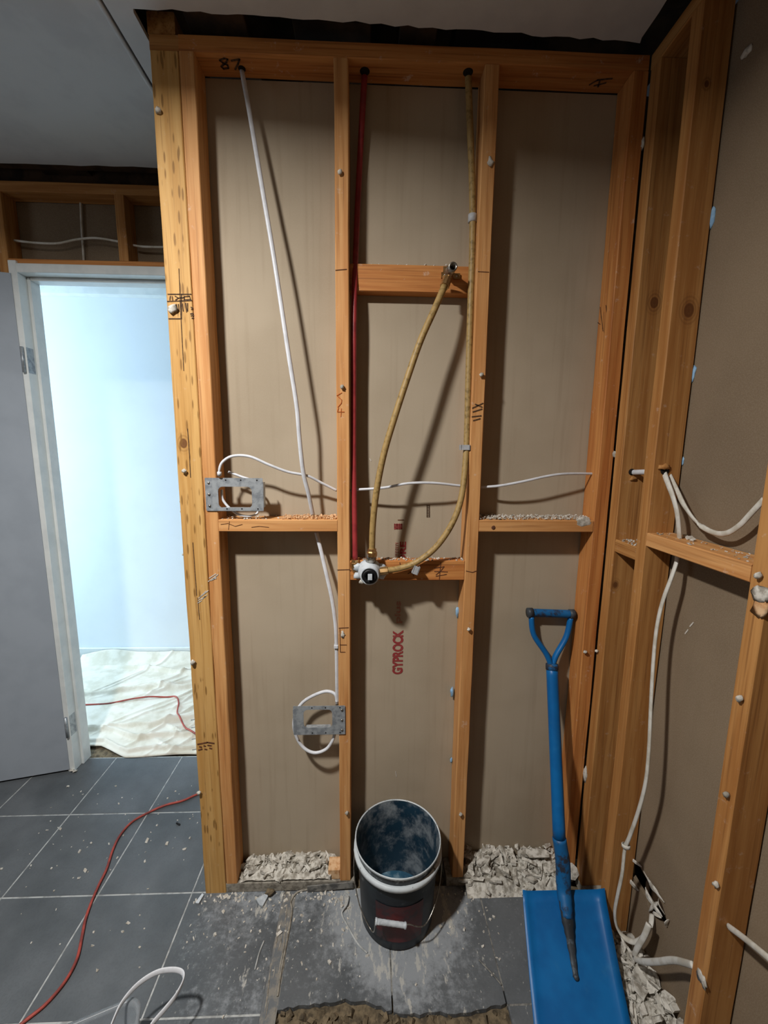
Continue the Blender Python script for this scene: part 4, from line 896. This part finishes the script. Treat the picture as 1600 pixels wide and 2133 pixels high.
bracket(430, 996, 547, 1064, 456, 1014, 524, 1058, -0.0035, 'galvanised mounting bracket screwed to the left stud above the nogging', 1)
bracket(612, 1470, 719, 1531, 633, 1478, 692, 1516, -0.0035, 'galvanised mounting bracket low on the second stud', -1)
# coils behind the brackets
cl = tube('cable_coil', [aty(*p) for p in ((476, 983, 0.02), (500, 992, 0.02), (530, 1005, 0.022), (541, 1035, 0.028), (538, 1066, 0.024), (523, 1075, 0.014), (498, 1072, 0.012), (478, 1058, 0.012), (464, 1040, 0.014), (462, 1020, 0.016))], 0.0036, M_WHITE, None, 10, 6)
tag(cl, 'white cable end coiled behind the bracket above the left nogging', 'cable')
cl = tube('cable_coil', [aty(*p) for p in ((702, 1462, 0.006), (698, 1446, 0.010), (680, 1440, 0.016), (655, 1448, 0.020), (632, 1462, 0.022), (618, 1482, 0.022), (612, 1510, 0.022), (620, 1540, 0.020), (636, 1560, 0.016), (657, 1568, 0.012), (680, 1560, 0.012), (694, 1540, 0.012), (698, 1520, 0.014))], 0.0050, M_WHITE, None, 10, 6)
tag(cl, 'white cable looped in a ring behind the low bracket', 'cable')

# ---- canvas drop sheet in the hall
NX, NY = 240, 150; X0, X1, Y0, Y1 = -1.95, -0.25, 0.618, 1.525
rs = random.Random(3)
folds = [(-1.15, 0.745, 0.05, 0.9, 0.016, 0.010), (-1.05, 0.86, 0.33, 0.6, 0.016, 0.010), (-1.2, 1.16, 0.20, 0.9, 0.018, 0.012), (-0.75, 1.02, 0.5, 0.5, 0.014, 0.010), (-1.35, 1.36, -0.15, 0.5, 0.02, 0.014), (-1.0, 1.30, 0.6, 0.3, 0.016, 0.012), (-1.05, 0.66, 0.03, 0.7, 0.012, 0.008)]
for _ in range(34): folds.append((rs.uniform(-1.55, -0.5), rs.uniform(0.66, 1.42), rs.choice((0.9, 1.3, 0.6, -0.5, 1.8, 0.1))*rs.uniform(0.6, 1.3), rs.uniform(0.08, 0.28), rs.uniform(0.004, 0.010), rs.uniform(0.005, 0.009)))
def sheet_z(x, y):
    z = 0.006+0.004*noise.noise(Vector((x*6, y*8, 1)))
    for fx, fy, sl, ln_, hh, ww in folds:
        dx = x-fx
        if abs(dx) > ln_: continue
        off = (y-(fy+sl*dx+0.02*noise.noise(Vector((x*6, fy*5, 3)))))/math.sqrt(1+sl*sl); al = (1-(dx/ln_)**2)
        e = off/ww
        if -5 < e < 5: z += 1.5*hh*al*(math.exp(-e*e) if e < 0 else math.exp(-e*0.9))
    z += 0.10*max(0.0, (y-1.43)/0.095)**2*(0.55+0.5*noise.noise(Vector((x*3.2, 2, 9))))
    return max(z, 0.0015)
vs, fs = [], []
for j in range(NY+1):
    for i in range(NX+1):
        x, y = X0+(X1-X0)*i/NX, Y0+(Y1-Y0)*j/NY
        e = (0.012*noise.noise(Vector((x*4, 7, 0)))+0.07*max(0.0, min(1.0, (-1.14-x)/0.16)))*(1-j/NY)
        vs.append((x, min(y+e, 1.525), 0.002 if j == 0 else sheet_z(x, y)))
for j in range(NY):
    for i in range(NX): k = j*(NX+1)+i; fs.append((k, k+1, k+NX+2, k+NX+1))
ds = mesh_obj('drop_sheet', vs, fs, M_SHEET, None, True); tag(ds, 'crumpled cream canvas drop sheet covering the hall floor', 'drop sheet')
md = ds.modifiers.new('thick', 'SOLIDIFY'); md.thickness = 0.0012; md.offset = -1

# ---- orange-red extension lead
zc = 0.0052
cp = [(15, 2160), (48, 2130), (95, 2092), (135, 2045), (160, 1998), (171, 1950), (178, 1915), (190, 1880), (205, 1845), (222, 1810), (235, 1770), (250, 1740), (275, 1712), (310, 1692), (345, 1677), (380, 1668), (412, 1654)]
P = [atz(u, v, zc) for u, v in cp]
P += [Vector((-0.62, 0.44, zc)), Vector((-0.60, 0.52, zc)), Vector((-0.66, 0.605, 0.012))]
for u, v in ((402, 1529), (385, 1512), (374, 1496), (369, 1480), (372, 1462), (366, 1450), (345, 1448), (310, 1451), (270, 1455), (225, 1461), (172, 1465), (120, 1468)):
    p = atz(u, v, 0.022); p.z = max(sheet_z(p.x+a*0.012, p.y+b*0.012) for a in (-1, 0, 1) for b in (-1, 0, 1))+0.0042; P.append(p)
ec = tube('extension_lead', P, 0.0042, M_CORD, None, 8, 6)
tag(ec, 'orange-red extension lead snaking over the tiles and through the doorway', 'cord')
tag(tube('plastic_scrap', [atz(368, 1714, 0.002), atz(371, 1716, 0.004), atz(375, 1718, 0.002)], 0.003, M_BLACK, None, 6, 3), 'tiny black scrap on the tile beside the extension lead', 'scrap')

# ---- clear tub with white strap, low at the left
tb = empty('plastic_tub', (-0.63, -0.45, 0)); tag(tb, 'translucent plastic tub with a white strap handle at the lower left edge', 'tub')
s = NT('translucent_plastic', 0.25, 0, 0.4); s.b.inputs['Transmission Weight'].default_value = 0.75; s.b.inputs['IOR'].default_value = 1.3
M_TUB = s.color(s.mix(s.step(s.noise(s.coord(), 6), 0.4, 0.6), lin((196, 202, 206)), lin((184, 190, 195))))
zt_ = 0.12
c0 = atz(293, 2072, zt_)
yaw_t = math.radians(20); T = Matrix.Rotation(yaw_t, 3, 'Z')
def tubring(sx, sy, z, r): 
    # far right corner at c0 ; extends left and toward the viewer
    return [c0+T @ Vector((x, y, 0))+Vector((0, 0, z-zt_)) for x, y in rrect(-0.30+sx, 0.0-sx, -0.24+sy, 0.0-sy, r, 6)]
rings = [tubring(0.012, 0.012, 0.002, 0.03), tubring(0.004, 0.004, zt_-0.01, 0.03), tubring(-0.004, -0.004, zt_-0.008, 0.032), tubring(-0.004, -0.004, zt_, 0.032), tubring(0.004, 0.004, zt_, 0.03), tubring(0.006, 0.006, zt_-0.01, 0.03), tubring(0.014, 0.014, 0.006, 0.028)]
n = len(rings[0]); vs = [p for r_ in rings for p in r_]; fs = [(i*n+k, i*n+(k+1) % n, (i+1)*n+(k+1) % n, (i+1)*n+k) for i in range(len(rings)-1) for k in range(n)]
fs += [tuple(range(n)), tuple(range((len(rings)-1)*n, len(rings)*n))]
mesh_obj('tub_body', vs, fs, M_TUB, tb, True)
sp = [(222, 2165, 0.12), (236, 2125, 0.13), (256, 2086, 0.14), (288, 2050, 0.15), (326, 2026, 0.155), (360, 2020, 0.155), (380, 2026, 0.15), (381, 2044, 0.148), (366, 2074, 0.14), (344, 2102, 0.13), (318, 2132, 0.12), (300, 2160, 0.115)]
tube('strap_handle', [atz(*p) for p in sp], 0.0065, M_WHITE, tb, 10, 6, r2=0.0022, wide=(0.2, 0.4, 1))
